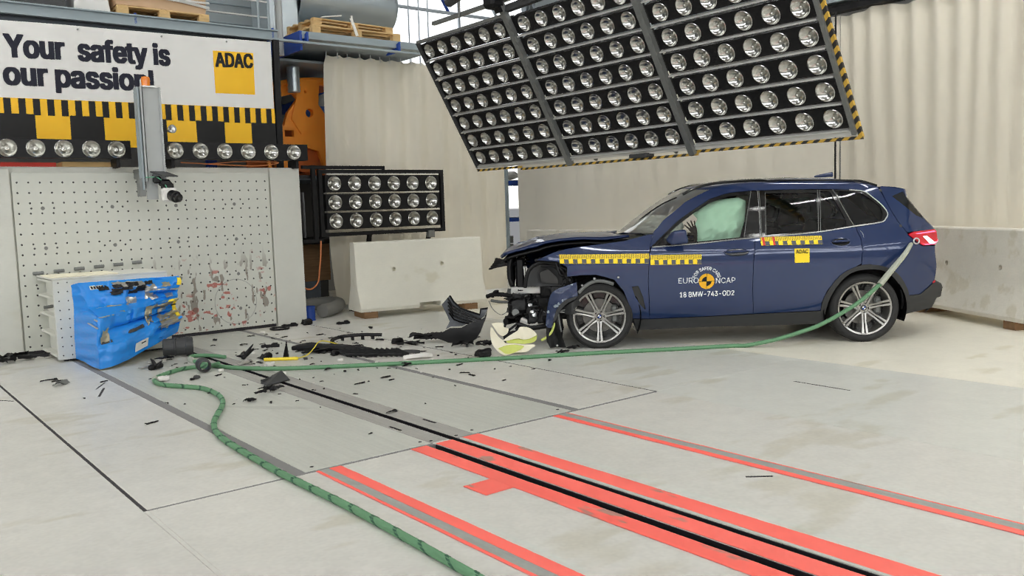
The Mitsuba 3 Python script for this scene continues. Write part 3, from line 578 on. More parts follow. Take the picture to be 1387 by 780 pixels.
for i in range(7):
    z = 4.56+i*0.075; s = np.linspace(0, 1, 14)
    part(w, 'film_strip', grid(np.stack([np.stack([3.35+1.26*s, 12.495+0.012*np.sin(s*9+i), z+0.07*np.sin(s*3+i)+0*s], -1), np.stack([3.35+1.26*s, 12.49+0.012*np.sin(s*7+i), z+0.03+0.07*np.sin(s*3+i)], -1)], 1), thick=0.001), 'film_wrap', True)
wt = thing('white_strap', 'white plastic strap tied round the askew pallet', 'strap'); scene[wt] = ply(cat([bar((6.92, 12.575, 4.72), (7.02, 12.575, 4.45), 0.05, 0.01), bar((6.40, 12.58, 4.68), (6.75, 12.58, 4.74), 0.05, 0.015), bar((6.95, 12.575, 4.62), (6.93, 12.575, 4.76), 0.03, 0.01)]), 'white_plastic')
dt = thing('ventilation_duct', 'large silver ventilation duct above the pallets', 'duct')
part(dt, 'pipe', cat([move(lathe([(0.52, 0), (0.53, 0.02), (0.52, 0.04), (0.52, 1.95), (0.49, 2.04), (0.42, 2.05), (0.0001, 2.05)], 40), (7.10, 15.2, 5.62), basis((1, 0, 0)))]), 'galvanised', 35)
part(dt, 'elbow', span(6.55, 7.12, 14.8, 15.7, 4.45, 6.3, 0.06), 'galvanised')
struct('wall_upper', span(-3, 8.0, 16.52, 16.6, 4.3, CEIL), 'wall_cladding', 'grey clad wall behind the mezzanine')
struct('wall_lower', span(-3, 9.4, 16.52, 16.6, 0, 4.3), 'wall_paint', 'pale wall behind the gap beside the crash block')
for i in range(9): part('wall_upper', 'cladding_seam', span(-3, 8.0, 16.49, 16.52, 4.6+i*0.35, 4.62+i*0.35), 'beam_grey')
hr = thing('handrail', 'thin grey double handrail on the mezzanine edge', 'handrail')
for z in (4.83, 4.60): part(hr, 'rail', rod((4.62, 12.7, z), (5.58, 12.7, z), 0.014), 'bright_alu', 40)
for x, r in ((5.42, 0.022), (5.58, 0.022)): part(hr, 'post', rod((x, 12.7, 4.365), (x, 12.7, 5.4), r), 'beam_grey', 40)
single('drain_pipe', 'pale vertical pipe passing the gap in the mezzanine deck', 'pipe', rod((5.86, 12.95, 4.1), (5.86, 12.95, 6.5), 0.055, 16), 'grey_steel', 40)
single('flexible_duct', 'ribbed silver flexible duct hanging above the orange car body', 'duct', move(lathe([(0.0001, 0)]+[(0.10+0.008*(i % 2), i*0.03) for i in range(15)]+[(0.0001, 0.45)], 20), (6.41, 13.72, 3.66)), 'galvanised', 30)
# shelf seen through the gap between the curtains
rk = thing('storage_rack', 'blue storage rack seen through the gap between the curtains', 'rack')
for x in (12.66, 14.4):
    for y in (15.95, 16.8): part(rk, 'upright', bar((x, y, 0), (x, y, 3.6), 0.07, 0.09), 'beam_grey')
for z in (2.16, 1.29, 3.3):
    for y in (15.92, 16.83): part(rk, 'shelf_beam', span(12.70, 14.4, y-0.025, y+0.025, z, z+0.09), 'blue_rack', label='blue shelf beam')
    part(rk, 'shelf', span(12.70, 14.4, 15.95, 16.8, z+0.09, z+0.105), 'grey_steel')
for i in range(8): part(rk, 'lattice', bar((12.66, 15.95, 0.2+i*0.4), (12.66, 16.8, 0.4+i*0.4), 0.03), 'beam_grey')
for i in range(5): single('storage_crate', ('lowest', 'second lowest', 'middle', 'second highest', 'topmost')[i]+' grey crate in the stack at the foot of the blue rack', 'crate', span(12.75, 12.92, 16.05, 16.5, 0.02+i*0.19, 0.19+i*0.19, 0.01), 'mid_steel', group='grey crates stacked below the rack')
single('folded_bag', 'crumpled pale bag lying on the upper rack shelf', 'bag', crumple(trimesh.creation.icosphere(3, 1.0), 0.25, 1.6, 4).apply_transform(M4(np.diag([0.22, 0.25, 0.10]), (13.05, 16.3, 2.39))), 'white_plastic', True)
# things in the dark gap between the crash block and the curtain
def poly_body(px): return Polygon(px)
ob = thing('orange_car_body', 'bare orange car body shell above the gap beside the crash block', 'car body')
side = Polygon([(6.20, 3.80), (6.55, 3.89), (7.35, 3.93), (7.42, 3.2), (7.42, 2.42), (7.05, 2.44), (6.95, 2.72), (6.72, 2.78), (6.52, 2.60), (6.42, 2.40), (6.16, 2.42), (6.14, 3.2)]).buffer(0.02).buffer(-0.01)
side = side.difference(Polygon([(6.22, 3.25), (6.30, 3.62), (6.52, 3.68), (6.60, 3.60), (6.40, 3.35), (6.32, 3.12)])).difference(Polygon([(7.02, 3.86), (7.36, 3.83), (7.34, 3.33), (7.10, 3.36), (6.98, 3.52)])).difference(Point(6.79, 3.36).buffer(0.075)).difference(Point(6.73, 3.72).buffer(0.025)).difference(sbox(6.33, 2.95, 6.50, 3.06))
sm = extrude(side, 0.09, (0, 14.09, 0), XZ); part(ob, 'side_panel', sm, 'orange_paint', 30)
part(ob, 'pillar', extrude(Polygon([(6.56, 3.90), (7.0, 3.91), (6.96, 3.5), (6.80, 3.1), (6.62, 3.0), (6.45, 3.25), (6.56, 3.6)]).difference(Point(6.79, 3.36).buffer(0.075)).difference(Point(6.73, 3.72).buffer(0.025)), 0.04, (0, 14.0, 0), XZ), 'orange_paint')
part(ob, 'roof_rail', tube(smoothline([(6.0, 14.05, 3.74), (6.4, 14.0, 3.86), (6.9, 14.0, 3.93), (7.5, 14.05, 3.94)]), 0.05, 8), 'orange_paint', 40)
part(ob, 'inner_panel', span(6.0, 7.5, 14.9, 14.95, 2.3, 3.2), 'orange_dark'); part(ob, 'wheel_house', move(lathe([(0.0001, 0), (0.28, 0), (0.30, 0.2), (0.28, 0.24)], 24), (6.72, 14.12, 2.63), basis((0, 1, 0))), 'orange_dark', 40)
part(ob, 'inner_roof', span(6.1, 7.5, 14.1, 15.2, 3.86, 3.89), 'orange_dark')
for x in (5.75, 5.98): part(ob, 'strut', bar((x, 13.6, 2.85), (x+0.12, 13.6, 2.33), 0.05), 'orange_paint')
st = thing('storage_shelving', 'dark steel shelving in the gap behind the crash block', 'shelving')
for x in (5.3, 7.6): part(st, 'upright', bar((x, 14.0, 0), (x, 14.0, 2.22), 0.1, 0.1), 'black_metal')
part(st, 'shelf', span(5.2, 7.7, 13.7, 15.4, 2.20, 2.275), 'beam_dark'); part(st, 'shelf', span(5.2, 7.7, 13.7, 15.4, 1.1, 1.18), 'black_metal'); part(st, 'back_sheet', span(5.2, 7.7, 15.4, 15.45, 0, 2.25), 'dark_grey')
single('dark_drum', 'dark plastic drum on the shelving behind the crash block', 'drum', move(trimesh.creation.cylinder(0.42, 0.8, sections=28), (6.35, 14.4, 1.60)), 'black_plastic', 30); single('brown_crate', 'brown crate on the lower shelving behind the crash block', 'crate', span(5.9, 7.0, 13.9, 14.7, 0.45, 1.09), 'wood_dark')
single('blue_crate', 'dark blue crate on the floor behind the crash block', 'crate', span(6.2, 6.8, 13.9, 14.5, 0.0, 0.45, 0.01), 'beam_dark')
gh = smoothline([(5.98, 12.22, 0.11), (6.2, 12.38, 0.11), (6.45, 12.62, 0.12), (6.58, 12.85, 0.13), (6.50, 13.02, 0.14), (6.25, 13.07, 0.14), (5.95, 13.05, 0.13), (5.7, 13.1, 0.12)], 12)
single('grey_hose', 'coiled thick grey corrugated hose on the floor beside the white barrier', 'hose', tube(gh, [0.10+0.007*(i % 2) for i in range(len(gh))], 14), 'grey_hose', 40)
single('blue_cylinder', 'small blue drum beside the crash block', 'drum', move(trimesh.creation.cylinder(0.085, 0.22, sections=20), (5.72, 12.12, 0.11)), 'blue_rack', 30)

# ------------------------------------------------------------------ deformable barrier on its stand
sd = thing('barrier_stand', 'pale steel stand with ribs holding the crushed blue barrier', 'stand')
part(sd, 'front_plate', span(2.02, 3.30, 10.92, 10.96, 0.03, 0.955, 0.006), 'crash_paint', label='pale plate with two rows of screw holes')
part(sd, 'top_plate', span(2.02, 3.30, 10.92, 11.87, 0.955, 0.975, 0.004), 'crash_paint'); part(sd, 'foam_edge', span(2.02, 2.75, 11.0, 11.6, 0.972, 0.99, 0.006), 'foam_white', label='pale yellow foam strip')
for z in (0.06, 0.30, 0.52, 0.74, 0.93): part(sd, 'rib', span(2.03, 3.28, 10.96, 11.86, z-0.012, z+0.012), 'crash_paint')
part(sd, 'web', span(2.12, 2.14, 10.96, 11.86, 0.05, 0.95), 'crash_paint'); part(sd, 'web', span(3.1, 3.12, 10.96, 11.86, 0.05, 0.95), 'crash_paint'); part(sd, 'foot', span(2.1, 3.2, 11.0, 11.8, 0.0, 0.05), 'dark_grey')
for i in range(9):
    for x in (2.075, 2.17): part(sd, 'screw', move(trimesh.creation.cylinder(0.008, 0.006, sections=8), (x, 10.918, 0.08+i*0.105), rotx(90)), 'joint_dark')
for i in range(6): part(sd, 'clamp_bolt', rod((1.98+i*0.23, 11.80, 1.0+0.012*i), (2.09+i*0.23, 11.76, 1.005+0.012*i), 0.022, 8), 'mid_steel', 40)
part(sd, 'clamp_bolt', rod((1.98, 11.3, 0.62), (2.10, 11.3, 0.63), 0.02, 8), 'mid_steel', 40)

def blue_shape(n=54, m=34):
    """front skin of the crushed honeycomb block: s along the width, t up"""
    s, t = np.meshgrid(np.linspace(0, 1, n), np.linspace(0, 1, m), indexing='ij')
    x0 = np.interp(t, [0, 0.3, 0.55, 0.7, 1], [2.245, 2.245, 2.30, 2.34, 2.27]); x1 = np.interp(t, [0, 0.3, 0.5, 0.75, 1], [3.24, 3.30, 3.26, 3.30, 3.36])
    x = x0+(x1-x0)*s
    zb = 0.015+0.245*s**1.35; zt = 0.905+0.005*s; z = zb+(zt-zb)*t
    d0 = np.interp(t, [0, 0.22, 0.45, 0.61, 0.67, 0.82, 1], [0.93, 0.92, 0.80, 0.70, 0.22, 0.13, 0.06])
    d1 = np.interp(t, [0, 0.2, 0.45, 0.62, 0.8, 0.92, 1], [0.36, 0.40, 0.30, 0.36, 0.33, 0.36, 0.22])
    d = d0*(1-s**0.9)+d1*s**0.9
    p = np.stack([x*3.2, z*4.5, x*0+1], -1)
    r = meshkit.fbm(p, 4, 3)-0.5; ridge = np.abs(meshkit.fbm(p*1.5+9, 3, 8)-0.5)*2
    inner = np.sin(np.pi*np.clip(s, 0, 1))**0.3*np.sin(np.pi*np.clip(t*0.96+0.02, 0, 1))**0.3
    d = d+inner*(0.20*r+0.10*(0.35-ridge))+0.018*np.sin(z*55+x*6)*np.clip((s-0.45)*3, 0, 1)*inner
    d = d-0.10*np.exp(-((t-0.43)/0.02)**2)*(s > 0.12)*inner+0.07*(t < 0.30)*np.clip(s*8, 0, 1)*(1-0.5*s)-0.04*np.exp(-((s-0.42-0.1*(t-0.5))/0.02)**2)*(t > 0.42)*inner
    d = d+np.clip((s-0.62)*8, 0, 1)*(t > 0.14)*inner*(0.20*(meshkit.noise(np.stack([t*17, s*2.5, t*0], -1), 5)-0.6)+0.05*np.sign(np.sin(t*34+s*5)))
    return np.stack([x, 10.92-np.maximum(d, 0.03), z], -1)
BF = blue_shape()
bl = thing('crash_barrier_block', 'crumpled bright blue crash barrier block torn open on its right side', 'barrier block')
part(bl, 'front_skin', grid(BF, thick=0.01), 'blue_foil', 28)
def side_sheet(edge, k, amp, f, seed, m):
    n = len(edge); w = np.linspace(0, 1, 18)
    P = np.stack([np.stack([edge[:, 0]*(1-q)+(edge[:, 0]*0.2+0.8*k)*q, edge[:, 1]*(1-q)+10.92*q, edge[:, 2]*(1-q*0.04)+0.012*q], -1) for q in w], 1)
    off = amp*(np.sin(P[..., 2]*f+3*meshkit.fbm(P*3, 3, seed)+P[..., 1]*4))*np.sin(np.pi*w)[None]**0.6
    P[..., 0] += off; return grid(P, thick=0.006)
part(bl, 'left_skin', side_sheet(BF[0], 2.20, 0.022, 46, 4, 1), 'blue_foil', 28, 'rippled blue side'); part(bl, 'right_skin', side_sheet(BF[-1], 3.32, 0.03, 60, 6, 1), 'blue_foil', 28)
part(bl, 'top_skin', grid(np.stack([BF[:, -1]*(1-q)+np.stack([BF[:, -1, 0], 0*BF[:, -1, 0]+10.92, 0*BF[:, -1, 0]+0.90], -1)*q for q in np.linspace(0, 1, 5)], 1), thick=0.004), 'blue_foil', 28)
part(bl, 'bottom_skin', grid(np.stack([BF[:, 0]*(1-q)+np.stack([BF[:, 0, 0], 0*BF[:, 0, 0]+10.92, BF[:, 0, 2]], -1)*q for q in np.linspace(0, 1, 5)], 1), flip=True, thick=0.004), 'honeycomb', 28)
BS = PchipInterpolator(np.linspace(0, 1, BF.shape[0]), BF, axis=0)
def on_blue(s0, s1, t0, t1, off, n=14, m=8, seed=0, ragged=0.25, amp=0.02):
    s, t = np.meshgrid(np.linspace(s0, s1, n), np.linspace(t0, t1, m), indexing='ij')
    j = (meshkit.noise(np.stack([s*40, t*30, s*0], -1), seed)-0.5)*ragged
    ss = np.clip(s+j*(s1-s0)*0.5, 0, 1); tt = np.clip(t+j[::-1]*(t1-t0)*0.6, 0, 1)
    fi = ss*(BF.shape[0]-1); gi = tt*(BF.shape[1]-1); a = np.clip(fi.astype(int), 0, BF.shape[0]-2); b = np.clip(gi.astype(int), 0, BF.shape[1]-2); fa, fb = (fi-a)[..., None], (gi-b)[..., None]
    P = BF[a, b]*(1-fa)*(1-fb)+BF[a+1, b]*fa*(1-fb)+BF[a, b+1]*(1-fa)*fb+BF[a+1, b+1]*fa*fb
    P[..., 1] -= off+amp*meshkit.fbm(P*14, 3, seed+3); return grid(P, flip=False, thick=0.004)
for i, (s0, s1, t0, t1, m, nm) in enumerate(((0.32, 0.62, 0.90, 0.985, 'torn_foil', 'torn_sheet'), (0.62, 0.74, 0.70, 0.90, 'torn_foil', 'torn_sheet'), (0.74, 0.97, 0.20, 0.40, 'honeycomb', 'torn_core'), (0.60, 0.68, 0.35, 0.60, 'honeycomb', 'torn_core'),
        (0.40, 0.52, 0.66, 0.76, 'torn_foil', 'torn_sheet'), (0.80, 0.92, 0.52, 0.60, 'honeycomb', 'torn_core'), (0.20, 0.34, 0.62, 0.68, 'honeycomb', 'torn_core'), (0.04, 0.12, 0.30, 0.44, 'honeycomb', 'torn_core'), (0.01, 0.20, 0.605, 0.665, 'torn_foil', 'torn_sheet'))):
    part(bl, nm, on_blue(s0, s1, t0, t1, 0.012, 22, 14, seed=i, ragged=0.7), m, 25)
rng = np.random.default_rng(7)
for i in range(12):
    s = 0.16+0.46*rng.random(); t = 0.80+0.12*rng.random()+0.08*(s-0.3); part(bl, 'scuffed_fragment', on_blue(s, s+0.10, t, t+0.045, 0.02, 7, 5, 20+i, 0.6, 0.03), 'black_plastic', 25)
for i in range(7):
    s = 0.66+0.3*rng.random(); t = 0.45+0.45*rng.random(); part(bl, 'torn_sheet', on_blue(s, s+0.09, t, t+0.06, 0.02, 7, 5, 50+i, 0.6, 0.03), 'honeycomb' if i % 2 else 'torn_foil', 25)
part(bl, 'dark_slit', on_blue(0.36, 0.56, 0.315, 0.36, 0.012, 12, 5, 4, 0.5, 0.01), 'dark_grey', 25); part(bl, 'dark_slit', on_blue(0.04, 0.16, 0.285, 0.31, 0.012, 8, 4, 5, 0.5, 0.01), 'dark_grey', 25)
for i in range(14):
    s = 0.64+0.3*rng.random(); t = 0.15+0.75*rng.random(); part(bl, 'torn_strip', on_blue(s, s+0.12+0.1*rng.random(), t, t+0.03, 0.025+0.03*rng.random(), 12, 4, 80+i, 0.7, 0.04), ('blue_foil', 'torn_foil', 'honeycomb')[i % 3], 25)
for i in range(4):
    e = BF[0]; k0, k1 = 20-2*i, 23-2*i; part(bl, 'foil_ply', tube(np.stack([np.array([e[k0, 0]-0.012+0.004*i, e[k0, 1]*(1-q)+10.9*q, e[k0, 2]+0.05*q+0.018*i]) for q in np.linspace(0.0, 0.8, 10)]), 0.010, 6), 'torn_foil' if i % 2 else 'blue_foil', 40)
part(bl, 'label', on_blue(0.41, 0.58, 0.05, 0.17, 0.022, 8, 5, 3, 0.0, 0.0), 'white_vinyl', 25, 'white paper label')
part(bl, 'label_line', on_blue(0.49, 0.55, 0.125, 0.138, 0.027, 4, 3, 3, 0.0, 0.0), 'black_print', 25)
for i, (a, b) in enumerate((((0.985, 0.30), (0.965, 0.62)), ((0.97, 0.86), (0.99, 0.98)), ((0.80, 0.60), (0.97, 0.63)))):
    part(bl, 'yellow_strip', on_blue(min(a[0], b[0])-0.01, max(a[0], b[0])+0.01, a[1], b[1], 0.03, 6, 8, 70+i, 0.3, 0.02), 'yellow_plastic', 25, 'thin yellow strip')
part(bl, 'black_tape', on_blue(0.945, 1.0, 0.50, 0.52, 0.045, 4, 3, 3, 0.0, 0.0), 'black_print', 25)
# printed number band, mostly rubbed off
part(bl, 'number_band', on_blue(0.09, 0.27, 0.905, 0.955, 0.008, 8, 4, 3, 0.1, 0.0), 'white_vinyl', 25)
for i in range(6): part(bl, 'band_letter', on_blue(0.10+i*0.027, 0.118+i*0.027, 0.915, 0.948, 0.014, 3, 3, 3, 0.3, 0.0), 'black_print', 25)

# ------------------------------------------------------------------ the car: u rearwards, v away from the camera, z up
CO = np.array([6.706, 6.906, 0]); U = np.array([2.239, -1.960, 0]); U /= np.linalg.norm(U); V = np.array([-U[1], U[0], 0]); CR = np.stack([U, V, [0, 0, 1.0]], 1)
PV = PchipInterpolator(*np.array([(0, .12), (.2, .09), (.33, .05), (.42, .015), (.55, -.01), (.75, -.035), (.92, -.05), (1.03, -.048), (1.11, -.02), (1.19, .02), (1.26, .055), (1.38, .105), (1.59, .2), (1.72, .275), (1.78, .33), (1.83, .42), (1.87, .6)]).T)
WID = 2.02
def vs(u, z):
    u, z = np.asarray(u, float), np.clip(np.asarray(z, float), 0, 1.87)
    v = PV(z)
    v = v+0.36*(np.maximum(u-2.9, 0)/1.05)**2.2+0.28*(np.maximum(-0.2-u, 0)/0.7)**1.6
    return v
def W(u, v, z): return CO+np.asarray(u, float)[..., None]*U+np.asarray(v, float)[..., None]*V+np.asarray(z, float)[..., None]*np.array([0, 0, 1.0])
def place(mesh, u=0, v=0, z=0): m = mesh.copy(); m.apply_transform(M4(CR, CO+u*U+v*V+np.array([0, 0, z]))); return m
def dense(pts, step=0.03, curve=False):
    r = LinR(pts); return r
def clip_grid(pl, res):
    x0, y0, x1, y1 = pl.bounds; pp = shapely.prepared.prep(pl) if False else pl; shapely.prepare(pl); V2, F2, o = [], [], 0
    xs = np.arange(math.floor(x0/res), math.ceil(x1/res)+1)*res; ys = np.arange(math.floor(y0/res), math.ceil(y1/res)+1)*res
    for a, b in zip(xs[:-1], xs[1:]):
        for c, d in zip(ys[:-1], ys[1:]):
            cell = sbox(a, c, b, d)
            if not pl.intersects(cell): continue
            if pl.contains(cell): V2 += [(a, c), (b, c), (b, d), (a, d)]; F2 += [(o, o+1, o+2), (o, o+2, o+3)]; o += 4; continue
            g = pl.intersection(cell)
            for q in getattr(g, 'geoms', [g]):
                if q.geom_type != 'Polygon' or q.area < 1e-7: continue
                v, f = trimesh.creation.triangulate_polygon(q, engine='earcut')
                V2 += [tuple(x) for x in v]; F2 += [tuple(x+o) for x in f]; o += len(v)
    m = trimesh.Trimesh(np.c_[np.array(V2), np.zeros(len(V2))], np.array(F2), process=False); m.merge_vertices(digits_vertex=5)
    n = m.face_normals[:, 2] < 0
    f = np.array(m.faces); f[n] = f[n][:, ::-1]; m.faces = f
    return m
def panel(pts, res=0.05, off=0.0, th=0.022, surf=vs, far=False, gap=0.003, holes=()):
    """a body panel: polygon in (u, z) laid on the side surface, with folded-in edges"""
    pl = pts if isinstance(pts, (Polygon, shapely.MultiPolygon)) else Polygon(pts)
    pl = pl.buffer(0)
    if gap: pl = pl.buffer(-gap)
    for h in holes: pl = pl.difference(h)
    out = []
    for q in getattr(pl, 'geoms', [pl]):
        m = clip_grid(q, res); u, z = m.vertices[:, 0], m.vertices[:, 1]; v = surf(u, z)+off
        if far: v = WID-v
        f = m.faces if not far else m.faces[:, ::-1]     # +u x +z = -v : outward for the near side
        s = trimesh.Trimesh(W(u, v, z), f, process=False); out.append(s)
        if th:
            for ring in [q.exterior]+list(q.interiors):
                L = ring.length; c = np.array([ring.interpolate(t).coords[0] for t in np.linspace(0, L, max(8, int(L/0.03)))]); v = surf(c[:, 0], c[:, 1])+off; v2 = v+th
                if far: v, v2 = WID-v, WID-v2
                out.append(grid(np.stack([W(c[:, 0], v, c[:, 1]), W(c[:, 0], v2, c[:, 1])], 1)))
    return cat(out)
mat('car_blue', [0.0085, 0.024, 0.090], 0.05, 0.15, spec=0.55, coat=1.0, lin=True)
mat('car_blue_torn', mikit.proc(lambda p, n, uv: mikit.mix(mi.Color3f(0.008, 0.022, 0.08), mi.Color3f(0.30, 0.36, 0.42), mikit.smoothstep(0.66, 0.72, mikit.fbm(p.x*16, p.y*16, p.z*16, 3)))), 0.3, spec=0.6, coat=0.6)
mat('car_trim', (44, 45, 46), 0.55); mat('car_black', (12, 12, 13), 0.08, coat=0.6); mat('car_interior', (34, 34, 36), 0.8); mat('headliner', (120, 118, 112), 0.9)
mat('rim_alloy', (170, 168, 163), 0.25, 0.75, spec=0.5); mat('tyre', (38, 38, 38), 0.75); mat('chrome', (220, 220, 222), 0.12, 1.0); mat('brake', (120, 118, 114), 0.4, 0.6)
mat('lamp_red', (196, 14, 36), 0.15, coat=1.0); mat('airbag_green', (168, 208, 180), 0.8, spec=0.2); mat('airbag_white', (196, 206, 192), 0.8, spec=0.2); mat('glove', (84, 74, 62), 0.7)
scene['m_glass'] = {'type': 'thindielectric'}; scene['m_dusty_glass'] = {'type': 'blendbsdf', 'weight': 0.30, 'a': {'type': 'thindielectric'}, 'b': {'type': 'twosided', 'bsdf': {'type': 'diffuse', 'reflectance': {'type': 'rgb', 'value': [0.5, 0.49, 0.45]}}}}; scene['m_tint'] = {'type': 'thindielectric', 'specular_transmittance': {'type': 'rgb', 'value': [0.03, 0.035, 0.03]}}
car = thing('car', 'dark blue SUV with crushed front, measuring tapes and test markings', 'car')
FEN = [(-0.658, 1.012), (-0.56, 1.055), (-0.454, 1.1), (-0.294, 1.14), (-0.137, 1.159), (0.127, 1.184), (0.338, 1.206), (0.616, 1.27), (0.665, 1.269), (0.622, 1.141), (0.604, 1.046), (0.588, 0.758), (0.607, 0.316), (0.417, 0.326), (0.374, 0.488), (0.314, 0.644), (0.212, 0.777), (0.115, 0.809), (0.009, 0.838), (-0.147, 0.838), (-0.313, 0.825), (-0.308, 0.932), (-0.413, 0.995)]
FDO = [(0.627, 1.125), (1.102, 1.148), (1.446, 1.173), (1.772, 1.195), (1.742, 0.923), (1.737, 0.642), (1.755, 0.345), (1.265, 0.33), (0.607, 0.316), (0.588, 0.758), (0.604, 1.046)]
RDO = [(1.772, 1.195), (2.08, 1.208), (2.495, 1.236), (2.732, 1.267), (2.895, 1.282), (2.893, 1.242), (2.921, 1.161), (2.922, 1.02), (2.912, 0.88), (2.779, 0.80), (2.65, 0.70), (2.557, 0.594), (2.5, 0.454), (2.502, 0.362), (1.755, 0.345), (1.737, 0.642), (1.742, 0.923)]
QUA = [(2.895, 1.282), (3.171, 1.317), (3.229, 1.357), (3.27, 1.418), (3.228, 1.503), (3.133, 1.596), (3.039, 1.674), (3.099, 1.713), (3.217, 1.706), (3.263, 1.576), (3.308, 1.458), (3.378, 1.322), (3.469, 1.197), (3.473, 1.173), (3.57, 1.092), (3.638, 1.045), (3.811, 1.039), (3.817, 0.936), (3.841, 0.821), (3.838, 0.718), (3.813, 0.617), (3.632, 0.501), (3.484, 0.499), (3.434, 0.614), (3.335, 0.743), (3.185, 0.832), (3.001, 0.869), (2.912, 0.86), (2.922, 1.02), (2.921, 1.161), (2.893, 1.242)]
TGT = [(3.23, 1.71), (3.263, 1.725), (3.519, 1.681), (3.53, 1.655), (3.529, 1.583), (3.627, 1.461), (3.757, 1.308), (3.828, 1.249), (3.846, 1.217), (3.548, 1.204), (3.469, 1.197), (3.378, 1.322), (3.308, 1.458), (3.263, 1.576)]
BLA = [(3.354, 1.605), (3.507, 1.656), (3.538, 1.58), (3.721, 1.339), (3.616, 1.387)]
LAM = [(3.474, 1.176), (3.548, 1.204), (3.847, 1.221), (3.872, 1.195), (3.859, 1.101), (3.802, 1.052), (3.639, 1.05), (3.571, 1.096)]
BUM = [(3.462, 0.285), (3.484, 0.499), (3.632, 0.501), (3.813, 0.617), (3.846, 0.627), (3.932, 0.581), (3.957, 0.537), (3.94, 0.447), (3.877, 0.44), (3.832, 0.331)]
DLO = [(0.625, 1.125), (0.804, 1.276), (0.962, 1.417), (1.118, 1.517), (1.32, 1.639), (1.483, 1.688), (1.576, 1.705), (1.793, 1.719), (2.147, 1.719), (2.474, 1.713), (2.669, 1.707), (2.879, 1.694), (3.03, 1.67), (3.124, 1.592), (3.216, 1.503), (3.263, 1.418), (3.229, 1.357), (3.172, 1.321), (2.863, 1.285), (2.495, 1.238), (2.08, 1.21), (1.772, 1.195), (1.102, 1.148)]
FGL = [(0.70, 1.145), (0.815, 1.255), (0.966, 1.375), (1.132, 1.487), (1.323, 1.597), (1.528, 1.657), (1.761, 1.678), (1.709, 1.441), (1.688, 1.351), (1.654, 1.207), (1.27, 1.178)]
RGL = [(1.951, 1.68), (2.515, 1.67), (2.465, 1.252), (1.895, 1.218)]
RG2 = [(2.56, 1.688), (2.662, 1.686), (2.79, 1.366), (2.795, 1.293), (2.508, 1.256)]
QGL = [(2.723, 1.688), (2.875, 1.674), (3.01, 1.648), (3.105, 1.578), (3.196, 1.495), (3.215, 1.415), (3.185, 1.345), (2.882, 1.302), (2.85, 1.364)]
CANT = [(0.657, 1.277), (0.794, 1.423), (0.93, 1.523), (1.054, 1.618), (1.175, 1.676), (1.334, 1.745), (1.497, 1.773), (1.668, 1.789), (1.861, 1.797), (2.166, 1.792), (2.494, 1.784), (2.817, 1.769), (3.033, 1.749), (3.203, 1.719), (3.217, 1.706)]
def rounded(p, r): return Polygon(p).buffer(-r).buffer(2*r).buffer(-r)
Prail = Polygon(CANT+[(3.099, 1.713), (3.039, 1.674)]+DLO[11::-1]+[(0.622, 1.141), (0.665, 1.269)]).buffer(0)
vent = Polygon([(0.416, 0.688), (0.473, 0.695), (0.522, 0.576), (0.551, 0.44), (0.505, 0.492), (0.448, 0.587)]).buffer(0.008)
glassh = [Polygon(g).buffer(-0.001) for g in (FGL, RGL, RG2, QGL)]
